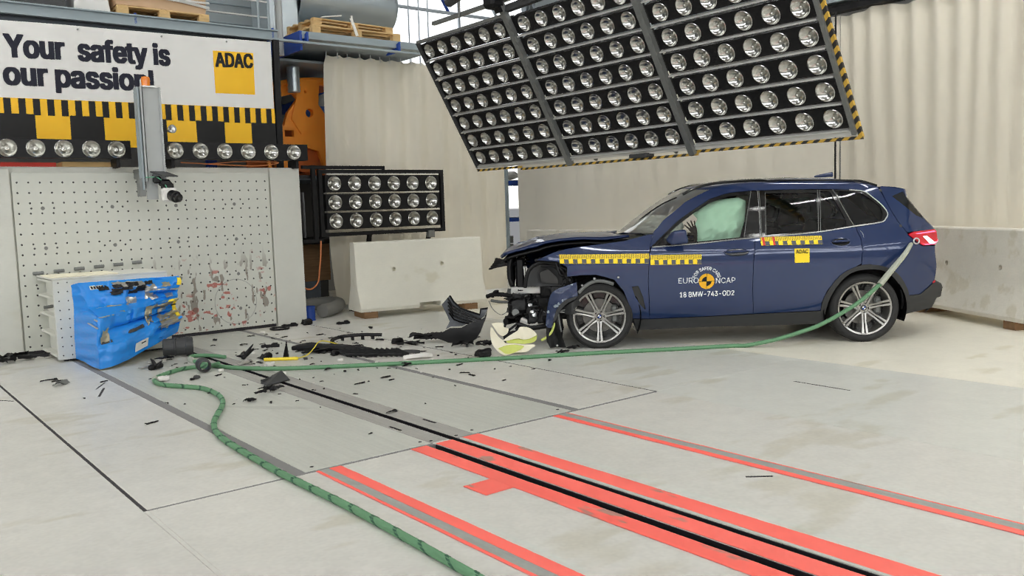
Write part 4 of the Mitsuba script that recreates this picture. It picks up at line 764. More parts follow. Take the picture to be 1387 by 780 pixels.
for far in (False, True):
    side = 'far ' if far else ''
    part(car, 'front_fender', panel(FEN if not far else FEN[6:20]+[(-0.9, 0.8), (-0.9, 1.0), (-0.5, 1.12)], far=far, holes=() if far else (vent,)), 'car_blue', 40)
    part(car, 'front_door', panel(FDO, far=far), 'car_blue', 40); part(car, 'rear_door', panel(RDO, far=far), 'car_blue', 40)
    part(car, 'rear_quarter', panel(QUA, far=far), 'car_blue', 40); part(car, 'roof_side', panel(Prail, 0.04, far=far, gap=0), 'car_blue', 40)
    wf = panel(Polygon(DLO).buffer(0.004), 0.04, 0.008, 0.0, far=far, gap=0, holes=glassh)
    part(car, 'window_frame', wf, 'car_black', 40)
    part(car, 'front_window', panel(FGL, 0.05, 0.022, 0, far=far, gap=-0.004), 'glass', 40)
    for g in (RGL, RG2, QGL): part(car, 'rear_window', panel(g, 0.05, 0.018, 0, far=far, gap=-0.004), 'tint', 40)
    part(car, 'sill', panel([(0.425, 0.318), (0.607, 0.314), (1.265, 0.327), (1.755, 0.342), (2.51, 0.359), (2.526, 0.211), (2.093, 0.205), (1.271, 0.206), (0.46, 0.189)], 0.05, -0.01, 0.05, far=far, gap=0), 'car_trim', 40, 'black sill trim')
    part(car, 'rear_bumper', panel(BUM, 0.04, -0.012, 0.04, far=far, gap=0), 'car_trim', 40, 'black lower bumper corner')
    part(car, 'tailgate_side', panel(TGT, 0.04, far=far, holes=(Polygon(BLA),)), 'car_blue', 40); part(car, 'spoiler_blade', panel(BLA, 0.05, 0.004, far=far, gap=0), 'car_black', 40)
    lamp = part(car, 'tail_lamp', panel(LAM, 0.03, -0.014, 0.05, far=far, gap=0), 'lamp_red', 40, 'glowing red tail lamp')
    part(lamp, 'light_strip', panel([(3.655, 1.150), (3.715, 1.150), (3.80, 1.085), (3.835, 1.082), (3.80, 1.068), (3.73, 1.068)], 0.03, -0.019, 0.0, far=far, gap=0), 'white_plastic', 40, 'bright light strip', emitter={'type': 'area', 'radiance': {'type': 'rgb', 'value': [9.0, 5.5, 5.0]}})
    part(lamp, 'light_strip', panel([(3.56, 1.185), (3.84, 1.205), (3.862, 1.19), (3.84, 1.19), (3.58, 1.176)], 0.03, -0.019, 0.0, far=far, gap=0), 'lamp_red', 40, 'red light strip', emitter={'type': 'area', 'radiance': {'type': 'rgb', 'value': [7.0, 0.5, 1.1]}})
    part(lamp, 'light_strip', panel([(3.80, 1.068), (3.835, 1.082), (3.866, 1.11), (3.856, 1.088), (3.81, 1.058), (3.66, 1.055), (3.62, 1.085), (3.655, 1.066)], 0.03, -0.019, 0.0, far=far, gap=0), 'lamp_red', 40, 'red light strip', emitter={'type': 'area', 'radiance': {'type': 'rgb', 'value': [7.0, 0.5, 1.1]}})
# wheel arch trims
ARO = [(2.498, 0.30), (2.504, 0.453), (2.563, 0.594), (2.687, 0.756), (2.842, 0.844), (3.001, 0.869), (3.185, 0.832), (3.335, 0.743), (3.434, 0.614), (3.482, 0.499), (3.481, 0.284)]
ARI = [(2.538, 0.21), (2.559, 0.418), (2.615, 0.568), (2.718, 0.714), (2.845, 0.796), (3.02, 0.814), (3.188, 0.78), (3.325, 0.661), (3.4, 0.505), (3.425, 0.279)]
aro, ari = smoothline(ARO, 5), smoothline(ARI, 5)
for far in (False, True): part(car, 'wheel_arch_trim', panel(Polygon(np.vstack([aro, ari[::-1]])).buffer(0), 0.04, -0.012, 0.05, far=far, gap=0), 'car_trim', 40, 'black wheel arch trim')
def trimline(pts, r, off, m, name, sides=6, n=4, label=None):
    c = smoothline(pts, n); return part(car, name, tube(W(c[:, 0], vs(c[:, 0], c[:, 1])+off, c[:, 1]), r, sides), m, 40, label)
trimline([(0.64, 1.128), (1.102, 1.150), (1.446, 1.175), (1.772, 1.197), (2.08, 1.212), (2.495, 1.240), (2.863, 1.287), (3.172, 1.323), (3.235, 1.36), (3.266, 1.418), (3.22, 1.503), (3.13, 1.594), (3.035, 1.668), (2.88, 1.692)], 0.0075, -0.002, 'silver', 'belt_trim', label='satin silver window surround')
for a, b in (((1.793, 1.712), (1.705, 1.40)), ((1.705, 1.40), (1.66, 1.20)), ((1.882, 1.713), (1.855, 1.21)), ((1.948, 1.69), (1.897, 1.215)), ((2.53, 1.70), (2.478, 1.245)), ((2.555, 1.70), (2.502, 1.247)), ((2.70, 1.70), (2.835, 1.37)), ((2.835, 1.37), (2.87, 1.30))):
    trimline([a, b], 0.004, 0.004, 'mid_steel', 'window_seam')
part(car, 'pillar_seam', panel([(1.862, 1.72), (1.868, 1.72), (1.842, 1.2), (1.836, 1.2)], 0.05, 0.0, 0.0, gap=0), 'silver', 40)
# A pillar trim and roof drip line
trimline([(0.64, 1.132), (0.80, 1.27), (0.962, 1.408), (1.118, 1.508), (1.32, 1.628)], 0.009, 0.0, 'car_black', 'pillar_trim')
# roof, windshield, hood
def mirror_loft(near, centre, ns=17, pw=2.0):
    """surface from the near edge over the centre line to the mirrored far edge"""
    near, centre = np.asarray(near, float), np.asarray(centre, float); s = np.linspace(-1, 1, ns); P = np.zeros((len(near), ns, 3))
    for j, a in enumerate(s):
        w = 1-abs(a)**pw; u = near[:, 0]*(1-w)+centre[:, 0]*w; z = near[:, 2]*(1-w)+centre[:, 1]*w
        v = WID/2+a*(WID/2-near[:, 1]); P[:, j] = W(u, v, z)
    return P
def resamp(c, n):
    c = np.asarray(c, float); d = np.r_[0, np.cumsum(np.linalg.norm(np.diff(c, axis=0), axis=1))]; return PchipInterpolator(d, c)(np.linspace(0, d[-1], n))
cz = np.array(CANT); cv = vs(cz[:, 0], cz[:, 1]); near = np.c_[cz[:, 0], cv, cz[:, 1]]
ws_n = resamp(near[:6], 16); ws_c = resamp([(0.36, 1.275), (0.543, 1.415), (0.82, 1.612), (1.02, 1.725), (1.13, 1.775)], 16)
part(car, 'windshield', grid(mirror_loft(ws_n, ws_c, 25), flip=True), 'dusty_glass', True, 'dusty cracked windshield')
rf_n = resamp(near[5:], 26); rf_c = resamp([(1.13, 1.775), (1.35, 1.825), (1.8, 1.862), (2.3, 1.865), (2.8, 1.842), (3.2, 1.775)], 26)
part(car, 'roof', grid(mirror_loft(rf_n, rf_c, pw=2.6), flip=True, thick=0.02), 'car_blue', True)
gn = rf_n[1:16].copy(); gn[:, 1] += 0.22; gn[:, 2] = gn[:, 2]+0.045
part(car, 'glass_roof', grid(mirror_loft(gn, rf_c[1:16]+[0, 0.005], pw=2.6), flip=True, thick=0.01), 'car_black', True, 'dark glass roof')
for far in (False, True):
    c = smoothline([(1.05, 1.70), (1.18, 1.762), (1.396, 1.813), (1.784, 1.832), (2.036, 1.829), (2.519, 1.813), (2.934, 1.795), (3.081, 1.783), (3.245, 1.730)], 5); v = 0.42+0*c[:, 0]
    part(car, 'roof_rail', tube(W(c[:, 0], WID-v if far else v, c[:, 1]+(0.0 if not far else 0.012)), 0.014, 8), 'car_black', 40, 'black roof rail')
part(car, 'windshield_wiper', tube(W(np.linspace(0.52, 0.98, 8), np.linspace(0.75, 0.42, 8), np.array([1.355, 1.42, 1.475, 1.525, 1.57, 1.61, 1.64, 1.668])), 0.008, 6), 'car_black', 40)
part(car, 'roof_aerial', place(hull([(-0.1, 0, 0), (0.06, 0, 0.03), (0.1, 0, 0.035), (0.1, 0, 0)], [0.012]*4), 2.83, 1.0, 1.87), 'car_blue', 40)
hn = resamp([(-1.03, 0.30, 1.07), (-0.777, 0.237, 1.150), (-0.556, 0.166, 1.222), (-0.342, 0.12, 1.252), (-0.132, 0.10, 1.256), (0.132, 0.10, 1.245), (0.26, 0.11, 1.255), (0.40, 0.14, 1.268)], 30); hc = resamp([(-1.10, 1.035), (-1.02, 1.095), (-0.90, 1.165), (-0.70, 1.215), (-0.49, 1.250), (-0.268, 1.272), (-0.051, 1.278), (0.193, 1.274), (0.30, 1.268)], 30)
HP = mirror_loft(hn, hc, 25, 3.0); hd = (meshkit.fbm(HP*5, 3, 2)-0.5)*np.linspace(1, 0, 30)[:, None]**1.5*0.10
HP[..., 2] += hd; part(car, 'hood', grid(HP, flip=True, thick=0.03), 'car_blue', True, 'buckled dark blue hood')
part(car, 'hood_liner', grid(HP-np.array([0, 0, 0.05])+0.03*U, flip=True, thick=0.03), 'black_plastic', True)
part(car, 'scuttle', span(0, 1, 0, 1, 0, 1).apply_transform(M4(CR@np.diag([0.5, WID-0.36, 0.05]), CO+0.22*U+0.18*V+np.array([0, 0, 1.17]))), 'black_plastic')
# tailgate back, rear glass, bumper back
def back_strip(zu, name, m, pw=2.6, ns=19):
    c = np.array(zu); near_ = np.c_[c[:, 0], vs(c[:, 0], c[:, 1]), c[:, 1]]; ce = np.c_[c[:, 0]+0.16, c[:, 1]]; part(car, name, grid(mirror_loft(near_, ce, ns, pw), flip=True, thick=0.01), m, True)
back_strip([(3.25, 1.722), (3.40, 1.71), (3.52, 1.684)], 'roof_spoiler', 'car_blue'); back_strip([(3.519, 1.684), (3.53, 1.655), (3.529, 1.59)], 'roof_spoiler', 'car_blue')
back_strip([(3.529, 1.59), (3.627, 1.461), (3.757, 1.308), (3.80, 1.27)], 'rear_glass', 'car_black'); back_strip([(3.80, 1.27), (3.846, 1.217), (3.85, 1.1), (3.811, 1.03), (3.817, 0.936), (3.841, 0.821), (3.838, 0.718), (3.82, 0.617)], 'tailgate', 'car_blue')
back_strip([(3.84, 0.627), (3.932, 0.581), (3.957, 0.537), (3.94, 0.447), (3.877, 0.44), (3.832, 0.331), (3.75, 0.28)], 'bumper_back', 'car_trim')
part(car, 'reflector', panel([(3.80, 0.635), (3.838, 0.65), (3.842, 0.625), (3.805, 0.61)], 0.05, -0.006, 0, gap=0), 'lamp_red', 40); part(car, 'exhaust_trim', place(cbox(0.12, 0.3, 0.06, 0.02), 3.86, 0.55, 0.39), 'chrome', 40)
# inside
def cb(u0, u1, v0, v1, z0, z1, ch=0.02): return place(cbox(u1-u0, v1-v0, z1-z0, ch), (u0+u1)/2, (v0+v1)/2, (z0+z1)/2)
part(car, 'floor_pan', cb(0.45, 2.5, 0.14, WID-0.14, 0.21, 0.42), 'car_interior'); part(car, 'floor_pan', cb(2.45, 3.8, 0.36, WID-0.36, 0.34, 0.75), 'car_interior')
for far in (0, 1):
    v0, v1 = (0.06, 0.10) if not far else (WID-0.10, WID-0.06)
    part(car, 'door_lining', cb(0.62, 2.48, v0, v1, 0.36, 1.13), 'car_interior')
part(car, 'firewall', cb(0.40, 0.48, 0.1, WID-0.1, 0.3, 1.12), 'car_interior'); part(car, 'engine_block', cb(-0.45, 0.42, 0.45, WID-0.45, 0.3, 1.05, 0.06), 'black_plastic')
part(car, 'dashboard', cb(0.55, 0.98, 0.16, WID-0.16, 0.9, 1.20, 0.06), 'car_interior', 30); part(car, 'rear_bulkhead', cb(2.62, 3.7, 0.34, WID-0.34, 0.7, 1.20), 'car_interior')
for v in (0.50, 1.45):
    part(car, 'front_seat', cat([cb(1.35, 1.9, v-0.26, v+0.26, 0.5, 0.75, 0.06), place(cbox(0.16, 0.5, 0.66, 0.06, r=roty(18)), 1.98, v, 1.03), place(cbox(0.1, 0.26, 0.2, 0.04, r=roty(12)), 2.08, v, 1.46)]), 'car_interior', 30)
part(car, 'rear_seat', cat([cb(2.2, 2.65, 0.35, WID-0.35, 0.5, 0.75, 0.06), place(cbox(0.18, WID-0.7, 0.7, 0.06, r=roty(20)), 2.78, WID/2, 1.02)]), 'car_interior', 30)
hl = mirror_loft(np.c_[rf_n[:, 0], rf_n[:, 1]+0.03, rf_n[:, 2]-0.05], rf_c-[0, 0.05], pw=2.6); part(car, 'headliner', grid(hl, flip=True), 'headliner', True)
sw = move(trimesh.creation.torus(0.18, 0.016, major_sections=28, minor_sections=8), (0, 0, 0), roty(62)); part(car, 'steering_wheel', place(sw, 1.12, 0.52, 1.10), 'car_interior', 40)
def airbag(u0, z0, pts, v, m, name, seed, puff=0.06, res=0.03):
    pl = Polygon(pts).buffer(0.03).buffer(-0.02); q = clip_grid(pl, res); u, z = q.vertices[:, 0], q.vertices[:, 1]
    d = np.array([pl.exterior.distance(Point(a, b)) for a, b in zip(u, z)]); b = puff*np.sqrt(np.clip(d/0.12, 0, 1)); p = np.c_[u*9, z*7, 0*u]
    b = b+np.clip(d/0.04, 0, 1)*0.10*(np.abs(meshkit.fbm(p*1.2, 4, seed)-0.5)*2-0.25); vv = v+0.55*np.maximum(vs(u, z)-vs(u, z*0+1.25), 0)
    f = q.faces; return part(car, name, cat([trimesh.Trimesh(W(u, vv-b, z), f, process=False), trimesh.Trimesh(W(u, vv+b, z), f[:, ::-1], process=False)]), m, True)
airbag(0, 0, [(1.185, 1.12), (1.19, 1.30), (1.17, 1.36), (1.20, 1.42), (1.15, 1.475), (1.24, 1.55), (1.42, 1.62), (1.66, 1.635), (1.73, 1.60), (1.71, 1.40), (1.66, 1.25), (1.63, 1.14), (1.4, 1.10)], 0.22, 'airbag_green', 'side_airbag', 4)
airbag(0, 0, [(1.95, 1.60), (2.45, 1.61), (2.45, 1.45), (2.2, 1.50), (2.0, 1.56)], 0.24, 'airbag_green', 'rear_side_airbag', 6, 0.03)
ab = crumple(trimesh.creation.icosphere(4, 1.0), 0.22, 2.2, 5); part(car, 'passenger_airbag', place(ab.copy().apply_transform(M4(np.diag([0.26, 0.38, 0.13]))), 0.86, 1.42, 1.33), 'airbag_white', True)
ab = crumple(trimesh.creation.icosphere(4, 1.0), 0.22, 2.6, 9); part(car, 'driver_airbag', place(ab.copy().apply_transform(M4(np.diag([0.16, 0.28, 0.16]))), 0.92, 0.62, 1.30), 'airbag_white', True)
# door mirror
mk = hull([(0.80, -0.10, 1.215), (0.86, -0.16, 1.285), (0.95, -0.17, 1.295), (0.97, -0.16, 1.20), (0.83, -0.14, 1.19), (0.86, 0.0, 1.27), (0.94, 0.0, 1.27), (0.94, 0.0, 1.20), (0.84, 0.0, 1.20)], [0.03]*9)
mk = move(mk, (0.015, 0, -0.008)).subdivide(); mirror = part(car, 'door_mirror', place(mk), 'car_blue', 50)
part(mirror, 'mirror_glass', place(cbox(0.008, 0.15, 0.10, 0.003, r=rotz(-8)), 1.008, -0.09, 1.24), 'chrome'); part(mirror, 'mirror_base', place(hull([(0.83, 0.03, 1.17), (0.93, 0.03, 1.175), (0.86, -0.10, 1.185), (0.93, -0.10, 1.19)], [0.02]*4)), 'car_black', 40)
# handles
for pts in ([(1.425, 1.046), (1.566, 1.09), (1.69, 1.038), (1.561, 0.993)], [(2.589, 1.123), (2.706, 1.155), (2.795, 1.117), (2.695, 1.088)]):
    c = np.mean(pts, 0); a = pts[2][0]-pts[0][0]; ang = np.linspace(0, 2*np.pi, 28)[:-1]
    part(car, 'handle_recess', panel(Polygon(np.c_[c[0]+a*0.5*np.cos(ang), c[1]+0.043*np.sin(ang)+0.02*np.cos(ang)*0]), 0.04, -0.0025, 0, gap=0), 'car_black', 40)
    rc_ = np.linspace(0, 2*np.pi, 33); ru, rz_ = c[0]+a*0.5*np.cos(rc_), c[1]+0.043*np.sin(rc_)
    part(car, 'handle_rim', tube(W(ru, vs(ru, rz_)-0.002, rz_), 0.006, 8), 'car_blue', 40)
    n = np.linspace(-1, 1, 12); v = vs(c[0]+0*n, c[1]+0*n)-0.010-0.016*(1-n**4)
    part(car, 'door_handle', tube(W(c[0]+n*a*0.47, v, c[1]+0.012+0.004*n), 0.013*np.sqrt(np.clip(1.02-n**6, 0.05, 1)), 8), 'car_blue', 40)
part(car, 'fender_vent', panel(vent, 0.05, 0.015, 0, gap=0), 'car_trim', 40); part(car, 'fuel_door_seam', trimesh.Trimesh(), 'car_black') if False else None
for pts in ([(2.93, 1.24), (2.95, 1.205), (2.955, 1.165)],): trimline(pts, 0.003, -0.001, 'silver', 'tape_mark')
for u, z, s in ((3.232, 1.675, 0.030), (3.40, 1.275, 0.034)): part(car, 'hinge_tape', panel(sbox(u-s/2, z-0.014, u+s/2, z+0.014), 0.05, -0.004, 0, gap=0), 'dark_grey', 40)
# wheels
def wheel(u, zc, R, spin, vin=0.0, yaw=0.0, far=False):
    RI = 0.292; Rm = np.stack([[1.0, 0, 0], [0, 0, 1.0], [0, -1.0, 0]], 1)       # local z points towards the camera
    def put(m, s=1): 
        m = move(m, (0, 0, 0), Rm); m = move(m, (0, 0, 0), rotz(yaw+(180 if far else 0))); return place(m, u, vin, zc)
    w = part(car, 'wheel', put(lathe([(RI-0.02, -0.24), (RI-0.02, -0.03), (RI-0.014, -0.012), (RI+0.004, -0.006), (RI+0.006, -0.016), (RI+0.006, -0.24), (RI-0.02, -0.24)], 56)), 'rim_alloy', 40, 'alloy wheel with seven double spokes')
    prof = [(RI+0.004, -0.012), (RI+0.014, 0.0), (RI+0.045, 0.006), (R-0.025, -0.004), (R-0.006, -0.022), (R, -0.045), (R, -0.215), (R-0.01, -0.24), (RI+0.03, -0.26), (RI, -0.25)]
    ty = lathe(prof, 72)
    part(w, 'tyre', put(ty), 'tyre', 40, 'black tyre')
    sp = []
    for k in range(7):
        a = spin+k*360/7
        for sg in (-1, 1):
            pl = Polygon([(0.055, sg*0.006), (0.055, sg*0.028), (0.15, sg*0.024), (RI-0.012, sg*0.036), (RI-0.012, sg*0.010), (0.15, sg*0.007)]).buffer(0)
            e = extrude(pl, 0.035); v = np.array(e.vertices); r = np.hypot(v[:, 0], v[:, 1]); v[:, 2] += -0.075+0.045*np.clip((r-0.06)/0.22, 0, 1)**1.3; top = e.vertices[:, 2] > 0.02
            v[top, 1] = v[top, 1]*0.97; e.vertices = v; sp.append(move(e, (0, 0, 0), rotz(a)))
    sp.append(lathe([(0.0001, -0.042), (0.03, -0.042), (0.036, -0.05), (0.075, -0.052), (0.085, -0.062), (0.085, -0.1), (0.0001, -0.1)], 32))
    part(w, 'spokes', put(cat(sp)), 'rim_alloy', 30)
    part(w, 'wheel_bolts', put(cat([move(trimesh.creation.cylinder(0.0135, 0.012, sections=12), (0.057*math.cos(b), 0.057*math.sin(b), -0.05)) for b in np.arange(5)*2*np.pi/5+1.2])), 'car_black', 30, kind='stuff')
    q = [Polygon([(0, 0)]+[(0.02*math.cos(t), 0.02*math.sin(t)) for t in np.linspace(b, b+np.pi/2, 8)]) for b in (0, np.pi/2, np.pi, 1.5*np.pi)]
    part(w, 'hub_cap', put(move(trimesh.creation.cylinder(0.028, 0.006, sections=24), (0, 0, -0.040))), 'car_black', 30)
    part(w, 'badge_blue', put(cat([extrude(q[i], 0.002, (0, 0, -0.037)) for i in (0, 2)])), 'blue_rack'); part(w, 'badge_white', put(cat([extrude(q[i], 0.002, (0, 0, -0.037)) for i in (1, 3)])), 'white_plastic')
    part(w, 'brake_disc', put(cat([lathe([(0.06, -0.13), (0.19, -0.13), (0.19, -0.155), (0.06, -0.155)], 40), lathe([(0.0001, -0.11), (0.09, -0.11), (0.09, -0.14)], 24)])), 'brake', 30)
    part(w, 'brake_caliper', put(move(cbox(0.08, 0.2, 0.09, 0.02), (0.17 if not far else -0.17, 0.02, -0.13))), 'mid_steel', 30)
    part(w, 'wheel_well', put(lathe([(RI-0.02, -0.2), (0.0001, -0.2)], 32)), 'car_black')
wheel(0.041, 0.362, 0.373, -90, 0.01, -4); wheel(2.977, 0.378, 0.381, -90, 0.015)
wheel(0.02, 0.364, 0.373, 20, WID-0.01, 0, True); wheel(2.977, 0.378, 0.381, 20, WID-0.015, 0, True)
def liner(u, z, R, v0, v1, a0=-20, a1=200, m='car_black'):
    a = np.radians(np.linspace(a0, a1, 26)); return part(car, 'wheel_liner', grid(np.stack([W(u+R*np.cos(a), np.full(26, v), z+R*np.sin(a)) for v in (v0, v1)], 1), thick=0.01), m, True)
liner(2.977, 0.378, 0.455, 0.02, 0.5); liner(0.041, 0.362, 0.468, 0.0, 0.5, -25, 120); liner(2.977, 0.378, 0.455, WID-0.5, WID-0.02); liner(0.041, 0.362, 0.468, WID-0.5, WID, -20, 200)
part(car, 'well_back', cb(2.5, 3.45, 0.5, 0.52, 0.3, 0.85), 'car_black'); part(car, 'well_back', cb(-0.45, 0.48, 0.5, 0.52, 0.3, 0.85), 'car_black')
# measuring tapes, stickers and test lettering
def tape(pts, n, first, label, reds=()):
    a, b, c, d = map(np.array, pts)      # top left, top right, bottom right, bottom left
    def at(s, t): return tuple((a*(1-s)+b*s)*(1-t)+(d*(1-s)+c*s)*t)
    def quad(s0, s1, t0, t1): return Polygon([at(s0, t0), at(s1, t0), at(s1, t1), at(s0, t1)])
    tp = part(car, 'measuring_tape', panel(Polygon([at(0, 0), at(1, 0), at(1, 1), at(0, 1)]), 0.06, -0.004, 0, gap=0), 'yellow_print', 40, label)
    bk = [quad(i/n, (i+0.5)/n, 0.52, 0.98) for i in range(n)] if first else [quad((i+0.5)/n, (i+1)/n, 0.52, 0.98) for i in range(n)]
    part(tp, 'dark_fields', cat([panel(q, 0.08, -0.0055, 0, gap=0) for q in bk]), 'tape_dark', 40, kind='stuff')
    part(tp, 'tick_marks', cat([panel(quad((i+0.15)/(n*5), (i+0.5)/(n*5), 0.0, 0.45 if i % 5 else 0.52), 0.1, -0.0055, 0, gap=0) for i in range(n*5)]), 'wood_dark', 40, kind='stuff')
    for s0, s1 in reds: part(tp, 'red_field', panel(quad(s0, s1, 0.0, 1.0), 0.08, -0.006, 0, gap=0), 'red_print', 40)
tape([(-0.395, 1.076), (0.60, 1.059), (0.598, 0.950), (-0.385, 0.975)], 10, False, 'yellow and black measuring tape')
tape([(0.610, 1.043), (1.174, 1.033), (1.173, 0.927), (0.614, 0.933)], 6, False, 'yellow and black measuring tape'); tape([(1.828, 1.202), (2.498, 1.198), (2.502, 1.106), (1.834, 1.110)], 7, False, 'yellow and black measuring tape', ((0.03, 0.07), (0.2, 0.235)))
def letters(text, fn, h, m, name, bold=True, off=0.004, sx=1.0):
    for g in glyphs(meshkit.text_mesh(text, h, 0.0015, bold)):
        v = np.array(g.vertices); u, z = fn(v[:, 0]*sx, v[:, 1]); g.vertices = W(u, vs(u, z)-off-v[:, 2], z); part(car, name, g, m)
part(car, 'club_sticker', panel([(2.186, 1.066), (2.35, 1.064), (2.35, 0.911), (2.19, 0.909)], 0.05, -0.004, 0, gap=0), 'yellow_print', 40, 'yellow square sticker')
def fit(text, h, width, bold=True): e = meshkit.text_mesh(text, h, 0.001, bold).bounds; return width/(e[1, 0]-e[0, 0])
letters('ADAC', lambda x, y: (2.20+x, 1.012+y), 0.042, 'black_print', 'sticker_letter', off=0.006, sx=fit('ADAC', 0.042, 0.135))
letters('EURO', lambda x, y: (0.913+x, 0.717+y-0.004*x), 0.060, 'white_print', 'test_letter', False, sx=fit('EURO', 0.06, 0.225)); letters('NCAP', lambda x, y: (1.325+x, 0.707+y+0.01*x), 0.060, 'white_print', 'test_letter', False, sx=fit('NCAP', 0.06, 0.215))
letters('18 BMW-743-OD2', lambda x, y: (0.928+x, 0.560+y+0.012*x), 0.056, 'white_print', 'test_letter', True, sx=fit('18 BMW-743-OD2', 0.056, 0.60))
RC = 0.128; tw = meshkit.text_mesh('FOR SAFER CARS', 0.036, 0.001, True).bounds[1, 0]; span_a = math.radians(148)
letters('FOR SAFER CARS', lambda x, y: (1.23+(RC+y)*np.cos(np.pi/2+span_a/2-x/tw*span_a), 0.732+(RC+y)*np.sin(np.pi/2+span_a/2-x/tw*span_a)), 0.036, 'white_print', 'test_letter', True)
em = part(car, 'test_emblem', panel(Point(1.23, 0.732).buffer(0.086, 24), 0.04, -0.004, 0, gap=0), 'ncap_yellow', 40, 'round yellow and black target emblem')
def sector(r, a0, a1): return Polygon([(1.23, 0.732)]+[(1.23+r*math.cos(math.radians(a)), 0.732+r*math.sin(math.radians(a))) for a in np.linspace(a0, a1, 12)])
for a0, a1 in ((90, 180), (270, 360)): part(em, 'dark_quadrant', panel(sector(0.052, a0, a1), 0.05, -0.0055, 0, gap=0), 'black_print', 40)
for q in (sbox(1.228, 0.646, 1.232, 0.818), sbox(1.144, 0.730, 1.316, 0.734)): part(em, 'cross_line', panel(q, 0.05, -0.0055, 0, gap=0), 'black_print', 40)
for u, z in ((0.257, 0.806), (0.335, 0.30)): part(car, 'marker_bolt', place(trimesh.creation.icosphere(2, 0.014), u, vs(u, z)-0.01, z), 'silver', True)

# ------------------------------------------------------------------ the crushed front of the car
rng = np.random.default_rng(11)
def wtube(pts, r, m='black_plastic', name='hose', n=6, label=None, sides=8):
    c = smoothline(np.array(pts, float), n); return part(car, name, tube(W(c[:, 0], c[:, 1], c[:, 2]), r, sides), m, 40, label)
part(car, 'crash_beam', place(crumple(cbox(0.40, 0.16, 0.085, 0.01).subdivide().subdivide(), 0.012, 9, 3), -0.765, 0.50, 0.645), 'bright_alu', 30, 'pale metal bumper beam')
part(car, 'crash_beam', place(crumple(cbox(0.12, 1.05, 0.11, 0.01).subdivide().subdivide(), 0.02, 5, 4), -0.84, 1.20, 0.60), 'black_plastic', 30)
part(car, 'headlight_housing', panel(rounded([(-0.79, 0.70), (-0.775, 0.82), (-0.69, 0.925), (-0.564, 0.965), (-0.44, 0.91), (-0.345, 0.80), (-0.32, 0.70)], 0.02), 0.05, 0, 0.03, surf=lambda u, z: 0.26+0*u+0.05*np.sin(u*9)*np.cos(z*8), gap=0), 'dark_grey', 40, 'dark grey headlight housing')
part(car, 'headlight_lens', panel(rounded([(-0.60, 0.75), (-0.62, 0.86), (-0.52, 0.90), (-0.42, 0.80), (-0.40, 0.72)], 0.02), 0.05, 0, 0.02, surf=lambda u, z: 0.235+0*u, gap=0), 'car_black', 40)
wtube([(-0.79, 0.16, 0.70), (-0.76, 0.15, 0.85), (-0.69, 0.14, 0.945), (-0.563, 0.13, 0.985), (-0.438, 0.12, 0.945), (-0.357, 0.12, 0.84), (-0.31, 0.12, 0.71)], 0.022, name='headlight_seal')
for i in range(6):
    q = 0.03*rng.standard_normal((6, 3)); q[:, 1] = np.abs(q[:, 1]); wtube(np.array([(-0.62, 0.1, 0.99), (-0.5, 0.1, 1.0), (-0.40, 0.08, 0.96), (-0.33, 0.06, 0.88), (-0.30, 0.06, 0.79), (-0.32, 0.08, 0.70)])+q, 0.012+0.012*rng.random(), name='torn_liner_edge')
for u in (-0.79, -0.765): part(car, 'support_strip', place(cbox(0.016, 0.03, 0.23, 0.003, r=roty(-4)), u, 0.30, 0.82), 'bright_alu')
part(car, 'radiator', cb(-0.90, -0.80, 0.42, WID-0.40, 0.62, 1.02, 0.02), 'black_plastic'); part(car, 'radiator', cb(-0.86, -0.72, 0.45, WID-0.45, 0.3, 0.62, 0.02), 'black_plastic')
part(car, 'radiator_core', cb(-0.905, -0.90, 0.46, WID-0.44, 0.66, 0.98, 0.0), 'dark_grey')
part(car, 'front_panel', place(crumple(cbox(0.06, 0.5, 0.34, 0.02).subdivide().subdivide(), 0.05, 5, 9), -0.95, 0.62, 0.86), 'black_plastic', 30)
# tip of the hood and grille remains
for i in range(16):
    u, z = -1.00+0.22*rng.random(), 0.88+0.14*rng.random(); m = shard(rng, 0.08+0.10*rng.random(), 0.02+0.03*rng.random(), 0.005, 0.8)
    part(car, 'grille_fragment', place(move(m, r=rotz(-20+40*rng.random())@roty(-35+60*rng.random())@rotx(rng.random()*90)), u, 0.28+1.1*rng.random(), z), 'black_gloss' if i % 2 else 'black_plastic', 30)
for i in range(5): wtube([(-1.02+0.03*i, 0.4, 0.95), (-1.12, 0.42+0.05*i, 0.93+0.02*i), (-1.22+0.02*i, 0.5+0.05*i, 0.90+0.02*i)], [0.014]*12+[0.004], name='splinter', sides=6)
# tangled metal below the beam
CL = [(-0.985, -0.60, 0.28, 0.60)]
for i in range(60):
    u, z, v = -0.97+0.40*rng.random(), 0.27+0.34*rng.random(), 0.32+0.5*rng.random()
    if i % 3 == 0: m = crumple(cbox(0.07+0.09*rng.random(), 0.05+0.12*rng.random(), 0.05+0.09*rng.random(), 0.008).subdivide(), 0.02, 9, i)
    elif i % 3 == 1: m = move(trimesh.creation.cylinder(0.015+0.03*rng.random(), 0.12+0.14*rng.random(), sections=14), r=rotx(90*rng.random())@roty(180*rng.random()))
    else: m = shard(rng, 0.18+0.12*rng.random(), 0.06+0.06*rng.random(), 0.006, 0.7)
    part(car, 'crushed_bracket', place(move(m, r=rotz(360*rng.random())@rotx(120*rng.random()-60)), u, v, z), ('black_plastic', 'car_black', 'black_metal', 'black_plastic')[i % 4] if i % 11 else 'mid_steel', 30)
